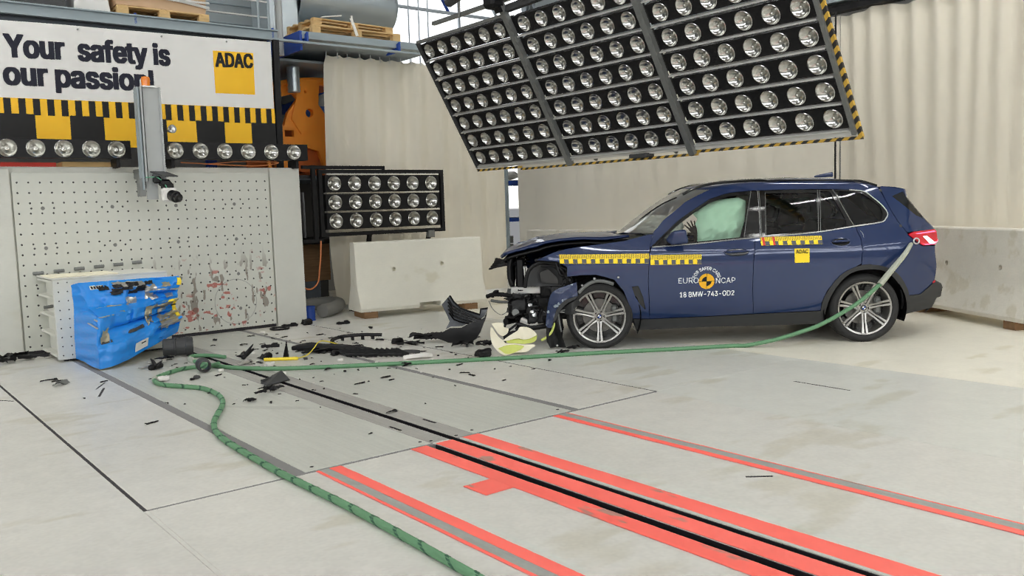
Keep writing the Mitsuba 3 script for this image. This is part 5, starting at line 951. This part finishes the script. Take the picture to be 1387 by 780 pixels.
for i in range(9):
    a = np.array([-0.98+0.05*rng.random(), 0.35+0.3*rng.random(), 0.28+0.3*rng.random()]); b = np.array([-0.60+0.06*rng.random(), 0.35+0.3*rng.random(), 0.28+0.3*rng.random()])
    c1, c2 = a+(b-a)*0.35+0.08*rng.standard_normal(3), a+(b-a)*0.7+0.08*rng.standard_normal(3); wtube([a, c1, c2, b], 0.009+0.012*rng.random(), 'black_plastic', 'torn_hose')
wtube([(-0.95, 0.5, 0.57), (-1.08, 0.6, 0.585), (-1.2, 0.7, 0.575), (-1.27, 0.75, 0.55)], 0.026, 'black_metal', 'bent_rail'); wtube([(-0.95, 0.55, 0.50), (-1.1, 0.66, 0.49), (-1.22, 0.75, 0.50)], 0.018, 'mid_steel', 'bent_rail'); wtube([(-1.2, 0.7, 0.55), (-1.17, 0.66, 0.61), (-1.13, 0.62, 0.62)], 0.02, 'black_metal', 'bent_rail')
wtube([(-0.97, 0.5, 0.56), (-0.97, 0.5, 0.44), (-0.94, 0.5, 0.40)], 0.02, 'black_metal', 'bent_rail'); wtube([(-1.25, 0.74, 0.5), (-1.2, 0.7, 0.40), (-1.1, 0.62, 0.34), (-1.0, 0.52, 0.40)], 0.004, 'mid_steel', 'loose_wire')
for u, v, z, s in ((-0.55, 0.36, 0.42, (0.20, 0.16, 0.34)), (-0.50, 0.40, 0.63, (0.28, 0.14, 0.20)), (-0.66, 0.50, 0.47, (0.34, 0.2, 0.20)), (-0.88, 0.42, 0.47, (0.20, 0.12, 0.16)), (-0.60, 0.48, 0.34, (0.36, 0.16, 0.16)), (-0.36, 0.36, 0.55, (0.3, 0.1, 0.5))):
    part(car, 'crushed_block', place(crumple(cbox(*s, 0.02).subdivide().subdivide(), 0.06, 6, int(100*z)), u, v, z), 'black_plastic', 30)
# lower cross tubes and the strut hanging to the floor
wtube([(-0.90, 0.4, 0.25), (-0.75, 0.4, 0.205), (-0.60, 0.38, 0.22), (-0.52, 0.34, 0.24)], 0.030, 'black_plastic', 'lower_tube'); wtube([(-0.86, 0.42, 0.30), (-0.72, 0.42, 0.25), (-0.58, 0.40, 0.28)], 0.036, 'white_plastic', 'washer_tank')
part(car, 'washer_tank', place(crumple(cbox(0.10, 0.09, 0.10, 0.03).subdivide(), 0.02, 8, 5), -0.60, 0.38, 0.31), 'white_plastic', 40, 'white plastic piece')
part(car, 'subframe_plate', place(crumple(cbox(0.24, 0.04, 0.16, 0.01).subdivide().subdivide(), 0.05, 7, 31), -0.94, 0.32, 0.12), 'black_plastic', 30); part(car, 'subframe_plate', place(crumple(cbox(0.14, 0.08, 0.12, 0.01).subdivide().subdivide(), 0.04, 9, 35), -0.85, 0.34, 0.17), 'black_plastic', 30)
# torn fender piece in front of the wheel, and liners
TOR = np.array([(-0.205, 0.76), (-0.32, 0.725), (-0.42, 0.69), (-0.49, 0.64), (-0.53, 0.53), (-0.55, 0.40), (-0.56, 0.27), (-0.50, 0.255), (-0.472, 0.35), (-0.432, 0.465), (-0.345, 0.56), (-0.196, 0.61)])
part(car, 'torn_fender', panel(smoothline(TOR, 4), 0.03, 0, 0.02, surf=lambda u, z: -0.03+0.10*np.clip((-u-0.3)/0.3, 0, 1)**2+0.028*(meshkit.fbm(np.stack([u*11, z*11, u*0], -1), 3, 4)-0.5)*2, gap=0), 'car_blue_torn', 30, 'scraped dark blue fender piece')
part(car, 'torn_fender_edge', panel(smoothline([(-0.20, 0.61), (-0.345, 0.56), (-0.432, 0.465), (-0.472, 0.35), (-0.46, 0.33), (-0.40, 0.44), (-0.33, 0.52), (-0.22, 0.575)], 4), 0.03, 0, 0.02, surf=lambda u, z: -0.045+0*u, gap=0), 'car_trim', 30)
part(car, 'torn_liner', panel([(-0.40, 0.43), (-0.30, 0.52), (-0.20, 0.58), (-0.16, 0.52), (-0.25, 0.46), (-0.20, 0.42), (-0.32, 0.40)], 0.03, 0, 0.02, surf=lambda u, z: -0.03+0.05*np.sin(u*30), gap=0), 'car_trim', 30)
part(car, 'torn_liner', panel([(-0.56, 0.26), (-0.48, 0.25), (-0.44, 0.42), (-0.38, 0.40), (-0.40, 0.20), (-0.34, 0.02), (-0.52, 0.02), (-0.56, 0.10)], 0.03, 0, 0.03, surf=lambda u, z: 0.05+0.03*np.sin(u*40+z*9), gap=0), 'black_plastic', 30)
part(car, 'torn_liner', place(crumple(cbox(0.12, 0.12, 0.36, 0.02).subdivide().subdivide(), 0.04, 6, 41), -0.43, 0.14, 0.24), 'black_plastic', 30)
wtube([(-0.42, 0.03, 0.44), (-0.41, 0.03, 0.32), (-0.39, 0.03, 0.20)], 0.010, 'mid_steel', 'bracket'); wtube([(-0.30, 0.015, 0.47), (-0.40, 0.0, 0.43), (-0.33, 0.02, 0.42)], 0.008, 'mid_steel', 'bracket')
al = smoothline([(-0.185, 0.645), (-0.12, 0.71), (-0.05, 0.755), (0.03, 0.775), (0.12, 0.765), (0.21, 0.735)], 5)
part(car, 'arch_liner_edge', tube(W(al[:, 0], 0*al[:, 0]+0.03, al[:, 1]-0.01), 0.022, 8), 'mid_steel', 40); part(car, 'marker_bolt', place(trimesh.creation.icosphere(2, 0.018), -0.005, 0.0, 0.795), 'silver', True)
for u, z in ((-0.44, 0.055), (-0.145, 0.725)): part(car, 'marker_bolt', place(trimesh.creation.icosphere(2, 0.014), u, -0.02, z), 'silver', True)
part(car, 'strut_tower', place(trimesh.creation.cylinder(0.06, 0.4, sections=18), -0.28, 0.35, 0.72), 'black_plastic', 30)
for u, v, z in ((-0.70, 0.36, 0.36), (-0.74, 0.34, 0.48), (-0.72, 0.34, 0.40)): part(car, 'bright_clip', place(crumple(cbox(0.05, 0.03, 0.04, 0.005).subdivide(), 0.02, 20, int(z*100)), u, v, z), 'silver', 30)
wtube([(-0.46, 0.06, 0.30), (-0.50, 0.05, 0.20), (-0.56, 0.04, 0.14), (-0.62, 0.03, 0.11)], 0.014, 'foam_lime', 'tube')

# ------------------------------------------------------------------ hand of the crash test dummy behind the front window
def body_union(bones, ref=0.006, it=8):
    out = manifold3d.Manifold()
    for (a, ra), (b, rb) in bones:
        h = hull([a, b], [ra, rb]); out += manifold3d.Manifold(manifold3d.Mesh(np.asarray(h.vertices, np.float32), np.asarray(h.faces, np.uint32)))
    out = out.refine_to_length(ref).to_mesh(); m = trimesh.Trimesh(out.vert_properties[:, :3], out.tri_verts); trimesh.smoothing.filter_taubin(m, iterations=it); return m
def hand_bones():
    wr, b = np.array([1.245, 0, 1.225]), []
    up = np.array([-0.42, 0.05, 0.90]); up /= np.linalg.norm(up); sd = np.array([0.90, 0.0, 0.42]); dp = np.array([-0.3, -0.9, -0.1])
    b.append(((wr, 0.030), (wr-np.array([-0.05, -0.03, 0.26]), 0.045)))
    k = [wr+up*0.085+sd*s for s in (-0.036, -0.012, 0.012, 0.034)]
    for q in k: b.append(((wr, 0.024), (q, 0.014)))
    b.append(((k[0], 0.014), (k[3], 0.013)))
    for q, L, sp, cu in zip(k, (0.072, 0.082, 0.076, 0.060), (-0.40, -0.14, 0.10, 0.34), (0.25, 0.18, 0.22, 0.3)):
        d = up+sd*sp; d /= np.linalg.norm(d); p = q; r = 0.0105
        for j, f in enumerate((0.45, 0.31, 0.24)):
            e = p+d*L*f*1.15; b.append(((p, r), (e, r-0.001))); p = e; r -= 0.001; d = d+dp*cu*0.5-up*cu*0.25; d /= np.linalg.norm(d)
    p = wr+up*0.02-sd*0.028; d = up*0.55-sd*0.85; d /= np.linalg.norm(d)
    for L, r in ((0.05, 0.015), (0.036, 0.011), (0.028, 0.0095)): e = p+d*L; b.append(((p, r), (e, r-0.0015))); p = e; d = d+up*0.5; d /= np.linalg.norm(d)
    return b
dm = thing('crash_test_dummy', 'raised brown hand and forearm of the crash test dummy inside the car', 'dummy')
part(dm, 'hand', place(body_union(hand_bones(), 0.004), 0, 0.72, 0), 'glove', True)
part(dm, 'sleeve', place(body_union([((np.array([1.285, 0.03, 1.02]), 0.055), (np.array([1.30, 0.03, 1.12]), 0.05)), ((np.array([1.285, 0.03, 1.02]), 0.055), (np.array([1.62, 0.1, 0.92]), 0.07))], 0.012), 0, 0.72, 0), 'orange_dark', True)

# ------------------------------------------------------------------ green rope from the tail lamp over the floor
AIR = [(3.50, 0.085, 1.075), (3.463, 0.03, 1.054), (3.368, -0.06, 0.964), (3.227, -0.12, 0.827), (3.071, -0.16, 0.658)]; AIR2 = [(3.071, -0.16, 0.658), (2.856, -0.17, 0.48), (2.659, -0.17, 0.356), (2.422, -0.17, 0.232), (2.183, -0.17, 0.149), (1.944, -0.17, 0.082), (1.75, -0.17, 0.045), (1.623, -0.165, 0.025)]
FLOOR1 = [(7.713, 5.829), (7.273, 6.085), (6.789, 6.397), (6.378, 6.661), (5.675, 7.061), (5.015, 7.487), (4.367, 7.905), (3.866, 8.254), (3.512, 8.56), (3.269, 8.957), (3.152, 9.411), (3.153, 9.822), (3.256, 10.03), (3.405, 9.894), (3.488, 9.651)]
FLOOR2 = [(3.20, 9.05), (3.145, 9.161), (2.998, 9.262), (2.815, 9.221), (2.609, 9.039), (2.493, 8.89), (2.445, 8.677), (2.472, 8.469), (2.578, 8.255), (2.674, 8.03), (2.68, 7.699), (2.628, 7.409), (2.532, 7.149), (2.373, 6.834), (2.267, 6.605), (2.181, 6.319), (2.134, 5.969), (2.112, 5.483), (2.1, 4.986), (2.108, 4.59), (2.117, 4.154), (2.114, 3.754), (2.107, 3.397), (2.096, 2.982), (2.08, 2.4)]
rp = thing('green_rope', 'long green rope running from the tail lamp across the floor', 'rope'); RR = 0.022
a2 = np.array(AIR2); p1 = np.vstack([W(a2[:, 0], a2[:, 1], a2[:, 2]), np.c_[np.array(FLOOR1), np.full(len(FLOOR1), RR)]]); p1 = smoothline(p1, 10); p1[:, 2] = np.maximum(p1[:, 2], RR); p2 = smoothline(np.c_[np.array(FLOOR2), np.full(len(FLOOR2), RR)], 12)
p2[:16, 2] += np.linspace(0.04, 0, 16)
part(rp, 'strand', tube(p1, RR, 10), 'hose_green', 40); part(rp, 'strand', tube(p2, RR, 10), 'hose_green', 40)
a1 = smoothline(np.array(AIR), 8); part(rp, 'sleeve', tube(W(a1[:, 0], a1[:, 1], a1[:, 2]), np.linspace(0.02, 0.034, len(a1)), 10), 'rope_grey', 40, 'grey rope sleeve')
part(rp, 'hook', place(move(trimesh.creation.torus(0.030, 0.009, major_sections=20, minor_sections=8), r=rotx(90)@rotz(40)), 3.545, 0.06, 1.105), 'chrome', 40, 'metal eye hook')
L = np.r_[0, np.cumsum(np.linalg.norm(np.diff(p2, axis=0), axis=1))]
def marks(p, step, w, skew):
    L = np.r_[0, np.cumsum(np.linalg.norm(np.diff(p, axis=0), axis=1))]; I = PchipInterpolator(L, p); out = []
    for s in np.arange(0.2, L[-1]-0.1, step):
        c = I(np.linspace(s, s+w, 5)); a = np.linspace(0, 1, 9)*2*np.pi; t, n, b = frames(c); q = I(np.clip(s+w*0.5+skew*np.sin(a+s), 0, L[-1])); t, n, b = frames(I(np.linspace(s, s+w, 9)))
        for dq in (0,):
            ring = np.stack([q+(RR+0.0012)*(np.cos(a)[:, None]*n[0]+np.sin(a)[:, None]*b[0])+t[0]*x for x in (-w/2, w/2)], 1); out.append(grid(ring))
    return cat(out)
part(rp, 'mark', marks(p2, 0.23, 0.035, 0.05), 'hose_mark', True, 'dark green marks', kind='stuff')
part(rp, 'tape_wrap', cat([tube(p2[58:66], RR+0.004, 10), tube(p1[-36:-30], RR+0.012, 10)]), 'rope_grey', 40, 'pale tape wrap')

# ------------------------------------------------------------------ things lying on the floor
def lay(mesh, x, y, rz=0.0, z=0.0, tilt=0.0):
    m = move(mesh, r=rotz(rz)@rotx(tilt)); m.vertices[:, 2] -= m.vertices[:, 2].min()-0.001-z; return move(m, (x, y, 0))
# dark piece of the bumper cover standing in front of the barrier
bc = thing('bumper_cover', 'big torn dark bumper cover piece lying left of the car before the white barrier', 'bumper cover')
Bo, Bx = np.array([6.02, 8.60, 0]), np.array([0.781, -0.624, 0]); Bz = np.array([0, 0, 1.0]); By = np.cross(Bz, Bx)
def B(a, z, b): return Bo+np.asarray(a)[..., None]*Bx+np.asarray(b)[..., None]*By+np.asarray(z)[..., None]*Bz
def bpanel(pts, surf, th, res=0.03):
    pl = Polygon(pts).buffer(0); q = clip_grid(pl, res); a, z = q.vertices[:, 0], q.vertices[:, 1]; b = surf(a, z); out = [trimesh.Trimesh(B(a, z, b), q.faces, process=False), trimesh.Trimesh(B(a, z, b+th), q.faces[:, ::-1], process=False)]
    c = np.array([pl.exterior.interpolate(t).coords[0] for t in np.linspace(0, pl.exterior.length, 90)]); b = surf(c[:, 0], c[:, 1]); out.append(grid(np.stack([B(c[:, 0], c[:, 1], b), B(c[:, 0], c[:, 1], b+th)], 1))); return cat(out)
low = [(-.10, .19), (.03, .184), (.17, .25), (.26, .265), (.32, .305), (.36, .40), (.34, .30), (.31, .235), (.27, .135), (.21, .045), (.15, .005), (.01, 0), (-.13, .015), (-.19, .045), (-.31, .085), (-.32, .135), (-.19, .145)]
part(bc, 'outer_shell', bpanel(low, lambda a, z: -0.16-0.30*(a-0.05)**2+0.9*(z-0.1)**2+0.015*np.sin(a*14), 0.012), 'black_plastic', 35)
horn = [(-.10, .57), (-.05, .485), (.025, .41), (.11, .375), (.26, .325), (.275, .395), (.36, .405), (.32, .305), (.26, .26), (.17, .235), (.03, .17), (-.10, .175), (-.17, .145), (-.12, .235), (-.15, .325), (-.205, .455)]
part(bc, 'inner_shell', bpanel(horn, lambda a, z: 0.04-0.6*(a-0.05)**2+0.05*np.sin(z*9+a*5)+0.02*np.abs(np.sin(a*22+z*8)), 0.012), 'shell_grey', 35)
part(bc, 'inner_flange', tube(B(*[np.array(q) for q in zip(*[(x, z, 0.0-0.6*(x-0.05)**2) for x, z in horn[:7]])]), 0.012, 6), 'black_gloss', 40)
for i in range(5):
    s = np.linspace(0, 1, 9); a = -0.12+0.40*s; z = 0.55-0.05*i-0.28*s**0.5+0.03*i*s; part(bc, 'rib', tube(B(a, z, 0.0-0.45*a*a+0.10*np.sin(z*9+a*5)), 0.010, 6), 'black_gloss', 40)
r2 = np.random.default_rng(3)
for i in range(9): part(bc, 'torn_edge', move(shard(r2, 0.14+0.12*r2.random(), 0.05+0.05*r2.random(), 0.006, 0.6), B(-0.55+0.28*r2.random(), 0.04+0.05*r2.random(), -0.1+0.2*r2.random()), rotz(-60+50*r2.random())@rotx(60*r2.random())), 'black_plastic', 30)
# pale sheet crumpled in front of the car
sh = thing('foam_sheet', 'crumpled pale yellow foam sheet on the floor below the crushed front', 'foam sheet')
So, Sx = np.array([5.78, 7.31, 0]), np.array([0.781, -0.624, 0]); Sy = np.cross(Bz, Sx)
def spanel(px, surf, m, name, label=None, th=0.010):
    pl = Polygon(smoothline([((x-455)*0.000628, (682-y)*0.000628) for x, y in px+[px[0]]], 4)).buffer(0)
    if pl.geom_type != 'Polygon': pl = max(pl.geoms, key=lambda g: g.area)
    q = clip_grid(pl, 0.03); a, z = q.vertices[:, 0], q.vertices[:, 1]; f = lambda a, z, o: So+a[:, None]*Sx+(surf(a, z)+o)[:, None]*Sy+(z+0.006)[:, None]*Bz
    c = np.array([pl.exterior.interpolate(t).coords[0] for t in np.linspace(0, pl.exterior.length, 90)])
    part(sh, name, cat([trimesh.Trimesh(f(a, z, 0), q.faces, process=False), trimesh.Trimesh(f(a, z, th), q.faces[:, ::-1], process=False), grid(np.stack([f(c[:, 0], c[:, 1], 0), f(c[:, 0], c[:, 1], th)], 1))]), m, True, label)
wv = lambda a, z: 0.02*np.sin(a*16+z*9)+0.01*np.sin(a*31)
spanel([(125, 235), (160, 250), (250, 380), (330, 440), (400, 500), (520, 510), (640, 520), (900, 535), (830, 590), (740, 640), (540, 655), (400, 680), (330, 665), (230, 600), (150, 500), (118, 360)], lambda a, z: 0.9*z+wv(a, z), 'foam_white', 'outer_fold')
spanel([(250, 570), (400, 528), (640, 535), (700, 560), (560, 640), (400, 655)], lambda a, z: 0.9*z+wv(a, z)-0.010, 'foam_lime', 'lime_field', 'lime coloured field')
spanel([(370, 452), (560, 440), (740, 440), (900, 410), (945, 400), (930, 460), (860, 500), (700, 515), (540, 510), (430, 500)], lambda a, z: 0.10+1.2*(z-0.1)+wv(a, z), 'foam_lime', 'lime_edge', 'lime coloured fold')
spanel([(640, 240), (700, 235), (780, 250), (860, 290), (940, 370), (890, 405), (800, 435), (700, 440), (600, 430), (420, 460), (350, 445), (520, 350), (600, 300)], lambda a, z: 0.10+0.7*(z-0.1)+wv(a, z), 'foam_white', 'upper_fold')
spanel([(130, 215), (330, 212), (360, 290), (440, 310), (420, 400), (330, 440), (250, 390), (160, 260)], lambda a, z: 0.36+0.4*z+wv(a, z), 'foam_white', 'back_fold')
# long dark trim pieces
g = thing('grille_wreck', 'heap of broken black grille slats on the floor left of the bumper cover', 'grille'); r3 = np.random.default_rng(21)
def fl(x, y, z=0.0): return np.array([x, y, z])
part(g, 'frame', tube(smoothline([fl(4.33, 9.52, 0.03), fl(4.45, 9.30, 0.05), fl(4.62, 9.02, 0.05), fl(4.74, 8.80, 0.04), fl(4.80, 8.62, 0.03)], 6), 0.045, 8), 'black_plastic', 40)
part(g, 'frame', tube(smoothline([fl(4.30, 9.62, 0.02), fl(4.42, 9.42, 0.07), fl(4.52, 9.25, 0.06), fl(4.70, 9.1, 0.05)], 6), 0.03, 8), 'black_plastic', 40)
part(g, 'slat_panel_frame', move(cbox(0.66, 0.05, 0.03, 0.006), (4.72, 8.42, 0.03), rotz(-47)), 'black_plastic')
for i in range(12):
    p = fl(4.50, 8.66)+np.array([0.44, -0.48, 0])*i/11; part(g, 'slat', move(cbox(0.02, 0.16, 0.05, 0.004), p+[0, 0, 0.05], rotz(40+8*r3.random())@rotx(25)), 'black_plastic')
for i in range(10): part(g, 'broken_piece', lay(shard(r3, 0.14+0.16*r3.random(), 0.06+0.05*r3.random(), 0.006, 0.6), 4.35+0.5*r3.random(), 8.5+0.8*r3.random(), 360*r3.random(), 0.02*r3.random(), 30*r3.random()), 'black_plastic', 30)
single('curved_trim', 'long curved black trim strip on the floor behind the grille pieces', 'trim strip', cat([tube(smoothline([fl(4.72, 9.28, 0.03), fl(4.80, 9.60, 0.05), fl(5.0, 9.72, 0.07), fl(5.25, 9.62, 0.075), fl(5.42, 9.45, 0.07)], 8), 0.022, 6)]+[cbox(0.02, 0.05, 0.05, 0, (5.0+0.11*i, 9.70-0.06*i, 0.045)) for i in range(4)]), 'black_plastic', 40)
single('yellow_tube', 'yellow plastic tube with a thin wire on the floor by the rope', 'tube', tube([(3.73, 9.12, 0.022), (3.86, 9.02, 0.022), (4.03, 8.90, 0.022)], 0.018, 10), 'yellow_plastic', 40)
single('yellow_wire', 'thin yellow wire arching from the yellow tube over black trim', 'wire', tube(smoothline([(4.03, 8.90, 0.022), (4.18, 8.98, 0.03), (4.33, 9.12, 0.07), (4.46, 9.24, 0.12), (4.60, 9.30, 0.10), (4.8, 9.2, 0.02)], 6), 0.006, 6), 'yellow_plastic', 40)
single('plastic_funnel', 'grey ribbed plastic duct piece lying before the blue barrier block', 'duct', move(lathe([(0.09, -0.17), (0.10, -0.16), (0.10, -0.05), (0.112, -0.045), (0.112, -0.03), (0.10, -0.025), (0.105, 0.08), (0.117, 0.085), (0.117, 0.10), (0.10, 0.16), (0.09, 0.16), (0.085, -0.17)], 28), (3.17, 10.27, 0.118), basis((0.85, -0.3, 0.0))), 'dark_grey', 40)
PIECES = [  # x, y, size, turn, material, label, kind
 (3.29, 7.855, 0.30, 30, 'dark_grey', 'flat dark plate lying across the guide slot', 'plate'), (3.07, 7.461, 0.22, 10, 'black_plastic', 'cluster of black splinters left of the guide slot', 'cluster'),
 (3.66, 9.50, 0.26, 60, 'black_plastic', 'spiky black fragment inside the end of the rope loop', 'spiky'), (2.80, 7.22, 0.12, 40, 'black_plastic', 'small crumpled black piece on the steel plate left of the slot', 'cluster'),
 (4.722, 7.86, 0.10, 10, 'torn_foil', 'shiny crumpled scrap on the right steel plate', 'scrap'), (4.66, 7.66, 0.10, 80, 'black_plastic', 'small black cap beside the shiny scrap', 'cluster'), (3.86, 7.182, 0.12, 15, 'black_plastic', 'thin black sliver on the right steel plate', 'sliver'),
 (5.20, 11.70, 0.24, -5, 'black_metal', 'black bar piece at the foot of the crash block corner', 'bar'), (5.46, 11.68, 0.15, 20, 'black_plastic', 'black lump at the right corner of the crash block', 'lump'), (4.98, 11.55, 0.16, 0, 'black_plastic', 'black cable ring under the load cell plate', 'ring'),
 (5.85, 11.30, 0.20, -10, 'black_metal', 'black clip strip on the floor before the white barrier', 'bar'), (1.62, 11.45, 0.55, 5, 'black_plastic', 'heap of flat black scraps at the left foot of the crash wall', 'cluster'), (1.70, 9.75, 0.16, 10, 'black_plastic', 'dark lens shaped scrap on the left floor slab', 'sliver'),
 (1.74, 9.42, 0.16, 30, 'mid_steel', 'shiny wire scrap on the left floor slab', 'scrap'), (1.93, 7.05, 0.11, 20, 'black_plastic', 'single dark flake in the middle of the left slab', 'sliver'), (4.46, 8.86, 0.10, 40, 'black_plastic', 'black block on the grille heap', 'lump'),
 (4.99, 7.92, 0.32, -20, 'white_plastic', 'curved white plastic piece beside the rope', 'curl'), (5.05, 8.25, 0.28, -35, 'dark_grey', 'dark curved shell piece left of the white plastic piece', 'curl'), (3.02, 9.0, 0.26, 70, 'dark_grey', 'grey ribbed cup lying inside the rope bend', 'cup'),
 (3.52, 9.14, 0.18, 40, 'torn_foil', 'bright crumpled foil scrap beside the rope loop', 'scrap'), (2.70, 9.55, 0.16, 0, 'black_plastic', 'black clawed fragment below the blue barrier block', 'spiky'), (2.62, 9.72, 0.14, 30, 'torn_foil', 'bright glass like scrap below the blue barrier block', 'scrap'), (2.80, 9.86, 0.2, -20, 'torn_foil', 'long shiny scrap beside the ribbed duct piece', 'scrap'),
 (3.62, 8.72, 0.10, 10, 'white_plastic', 'small white chip on the rope beside the slot', 'lump'), (4.00, 9.10, 0.20, 80, 'black_plastic', 'upright black wedge beside the yellow tube', 'wedge'), (3.80, 9.22, 0.13, 20, 'black_plastic', 'black clamp behind the yellow tube', 'lump'), (4.20, 10.05, 0.22, -30, 'black_plastic', 'long black clip before the load cell plate', 'bar'),
 (5.95, 8.15, 0.40, -40, 'black_plastic', 'thin black lattice strip before the bumper cover', 'cluster'), (5.52, 7.45, 0.18, -10, 'black_plastic', 'black lump at the edge of the pale foam sheet', 'lump'), (6.25, 6.98, 0.14, 20, 'black_plastic', 'black scrap between foam sheet and front wheel', 'cluster'), (6.55, 7.1, 0.14, 70, 'black_plastic', 'small black scrap left of the front wheel', 'cluster'),
 (4.55, 8.05, 0.14, 50, 'white_plastic', 'white chip on the floor under the rope', 'sliver'), (5.46, 8.86, 0.28, -40, 'black_plastic', 'flat black scraps at the foot of the bumper cover', 'cluster'), (5.38, 9.0, 0.14, 10, 'black_plastic', 'small dark piece between trim strip and bumper cover', 'lump'),
 (2.98, 10.08, 0.2, 40, 'black_plastic', 'black rags of plastic under the ribbed duct piece', 'cluster'), (2.55, 8.80, 0.10, 0, 'white_plastic', 'pale chip beside the rope bend', 'lump')]
def piece(kind, s, r):
    if kind == 'plate': return cat([hull([(-s*0.6, -s*0.2, 0.02), (s*0.5, -s*0.25, 0.01), (s*0.65, s*0.15, 0.08), (-s*0.3, s*0.2, 0.03)], [0.008]*4), cbox(s*0.9, 0.02, 0.04, 0, (0, s*0.1, 0.04))])
    if kind == 'cluster': return cat([move(shard(r, s*(0.25+0.4*r.random()), s*(0.10+0.16*r.random()), 0.005, 0.7), (s*(r.random()-0.5), s*0.6*(r.random()-0.5), 0.02*r.random()), rotz(360*r.random())@rotx(70*r.random())) for _ in range(11)])
    if kind == 'spiky': return cat([hull([(0, 0, 0.03), (s*0.8*(r.random()-0.5), s*0.8*(r.random()-0.5), 0.04+s*0.6*r.random())], [0.028, 0.006]) for _ in range(7)]+[hull([(-s*0.35, 0, 0.03), (s*0.35, 0.03, 0.035)], [0.03, 0.03])])
    if kind == 'scrap': return crumple(grid(np.stack(np.meshgrid(np.linspace(-s/2, s/2, 9), np.linspace(-s/4, s/4, 6), [0.02], indexing='ij'), -1)[:, :, 0], thick=0.004), s*0.28, 14, int(r.integers(99)))
    if kind == 'sliver': return shard(r, s, s*0.28, 0.006, 0.3)
    if kind == 'bar': return cat([cbox(s, s*0.18, 0.035, 0.006, (0, 0, 0.02)), cbox(s*0.3, s*0.24, 0.05, 0.008, (s*0.25, 0.01, 0.03)), cbox(s*0.1, s*0.3, 0.03, 0.004, (-s*0.3, 0, 0.03))])
    if kind == 'lump': return crumple(cbox(s, s*0.6, s*0.45, s*0.1, (0, 0, s*0.2)).subdivide().subdivide(), s*0.22, 2.2/s, int(r.integers(99)))
    if kind == 'ring': return move(trimesh.creation.torus(s*0.8, 0.014, major_sections=26, minor_sections=6), (0, 0, 0.016))
    if kind == 'curl': t = np.linspace(-1, 1, 12); return grid(np.stack([np.stack([s*0.5*t, s*0.16*t*t+o*s*0.12, 0.015+0.035*(1-o*o)+0.02*(1-t*t)], -1) for o in (-1, -0.3, 0.4, 1)], 1), thick=0.008)
    if kind == 'cup': return move(lathe([(s*0.2, -s*0.3), (s*0.26, -s*0.28), (s*0.25, 0), (s*0.28, 0.01), (s*0.27, s*0.3), (s*0.23, s*0.3), (s*0.2, 0), (s*0.18, -s*0.28)], 20), (0, 0, s*0.28), basis((1, 0.2, 0)))
    if kind == 'wedge': return hull([(-0.03, 0, 0.01), (0.05, 0.02, 0.01), (0.03, 0.04, 0.01), (-0.02, 0.01, s)], [0.008, 0.008, 0.008, 0.004])
NAMES = {'plate': 'dark_plate', 'cluster': 'plastic_splinters', 'spiky': 'broken_bracket', 'scrap': 'foil_scrap', 'sliver': 'plastic_sliver', 'bar': 'clip_strip', 'lump': 'plastic_lump', 'ring': 'cable_ring', 'curl': 'shell_piece', 'cup': 'plastic_cup', 'wedge': 'plastic_wedge'}
r4 = np.random.default_rng(77)
for x, y, s, a, m, lab, kind in PIECES: single(NAMES[kind], lab, 'debris', lay(piece(kind, s, r4), x, y, a), m, 30)
r5 = np.random.default_rng(5); n = 0
while n < 200:
    x = r5.normal(4.3, 1.1); y = r5.normal(8.9, 1.25)
    if y > 11.6 or x < 1.5 or y < 5.4 or x > 6.6 or (x < 3.4 and y > 9.9): continue
    s = 0.014+0.045*r5.random()**2.5; kk = r5.random()
    m = shard(r5, s*2, s*0.8, 0.005, 0.4) if kk < 0.7 else crumple(cbox(s, s*0.7, s*0.5, s*0.1), s*0.2, 20, n)
    single('plastic_fragment', 'tiny broken fragment scattered on the floor around the crash spot', 'debris', lay(m, x, y, 360*r5.random()), 'black_plastic' if kk < 0.82 else ('dark_grey' if kk < 0.92 else 'white_plastic'), 30, group='tiny fragments scattered around the crash spot'); n += 1
for x0, y0, x1, y1, w, lab in ((6.62, 4.33, 6.60, 3.78, 0.012, 'long thin dark scuff streak on the grey floor right of the red lanes'), (2.02, 8.9, 1.88, 8.5, 0.02, 'nearer dark scuff streak on the left slab before the blue barrier block'), (2.1, 9.2, 1.95, 8.9, 0.012, 'farther dark scuff streak on the left slab before the blue barrier block'), (1.0, 9.3, 1.25, 8.9, 0.015, 'scuff streak beside the long joint at the left edge'), (4.1, 3.0, 4.22, 2.9, 0.02, 'small scuff between the rails and the right red line')):
    L = math.hypot(x1-x0, y1-y0); single('tyre_scuff', lab, 'mark', cbox(L, w, 0.002, 0, ((x0+x1)/2, (y0+y1)/2, 0.0012), rotz(math.degrees(math.atan2(y1-y0, x1-x0)))), 'joint_dark', group='scuff streaks on the floor')
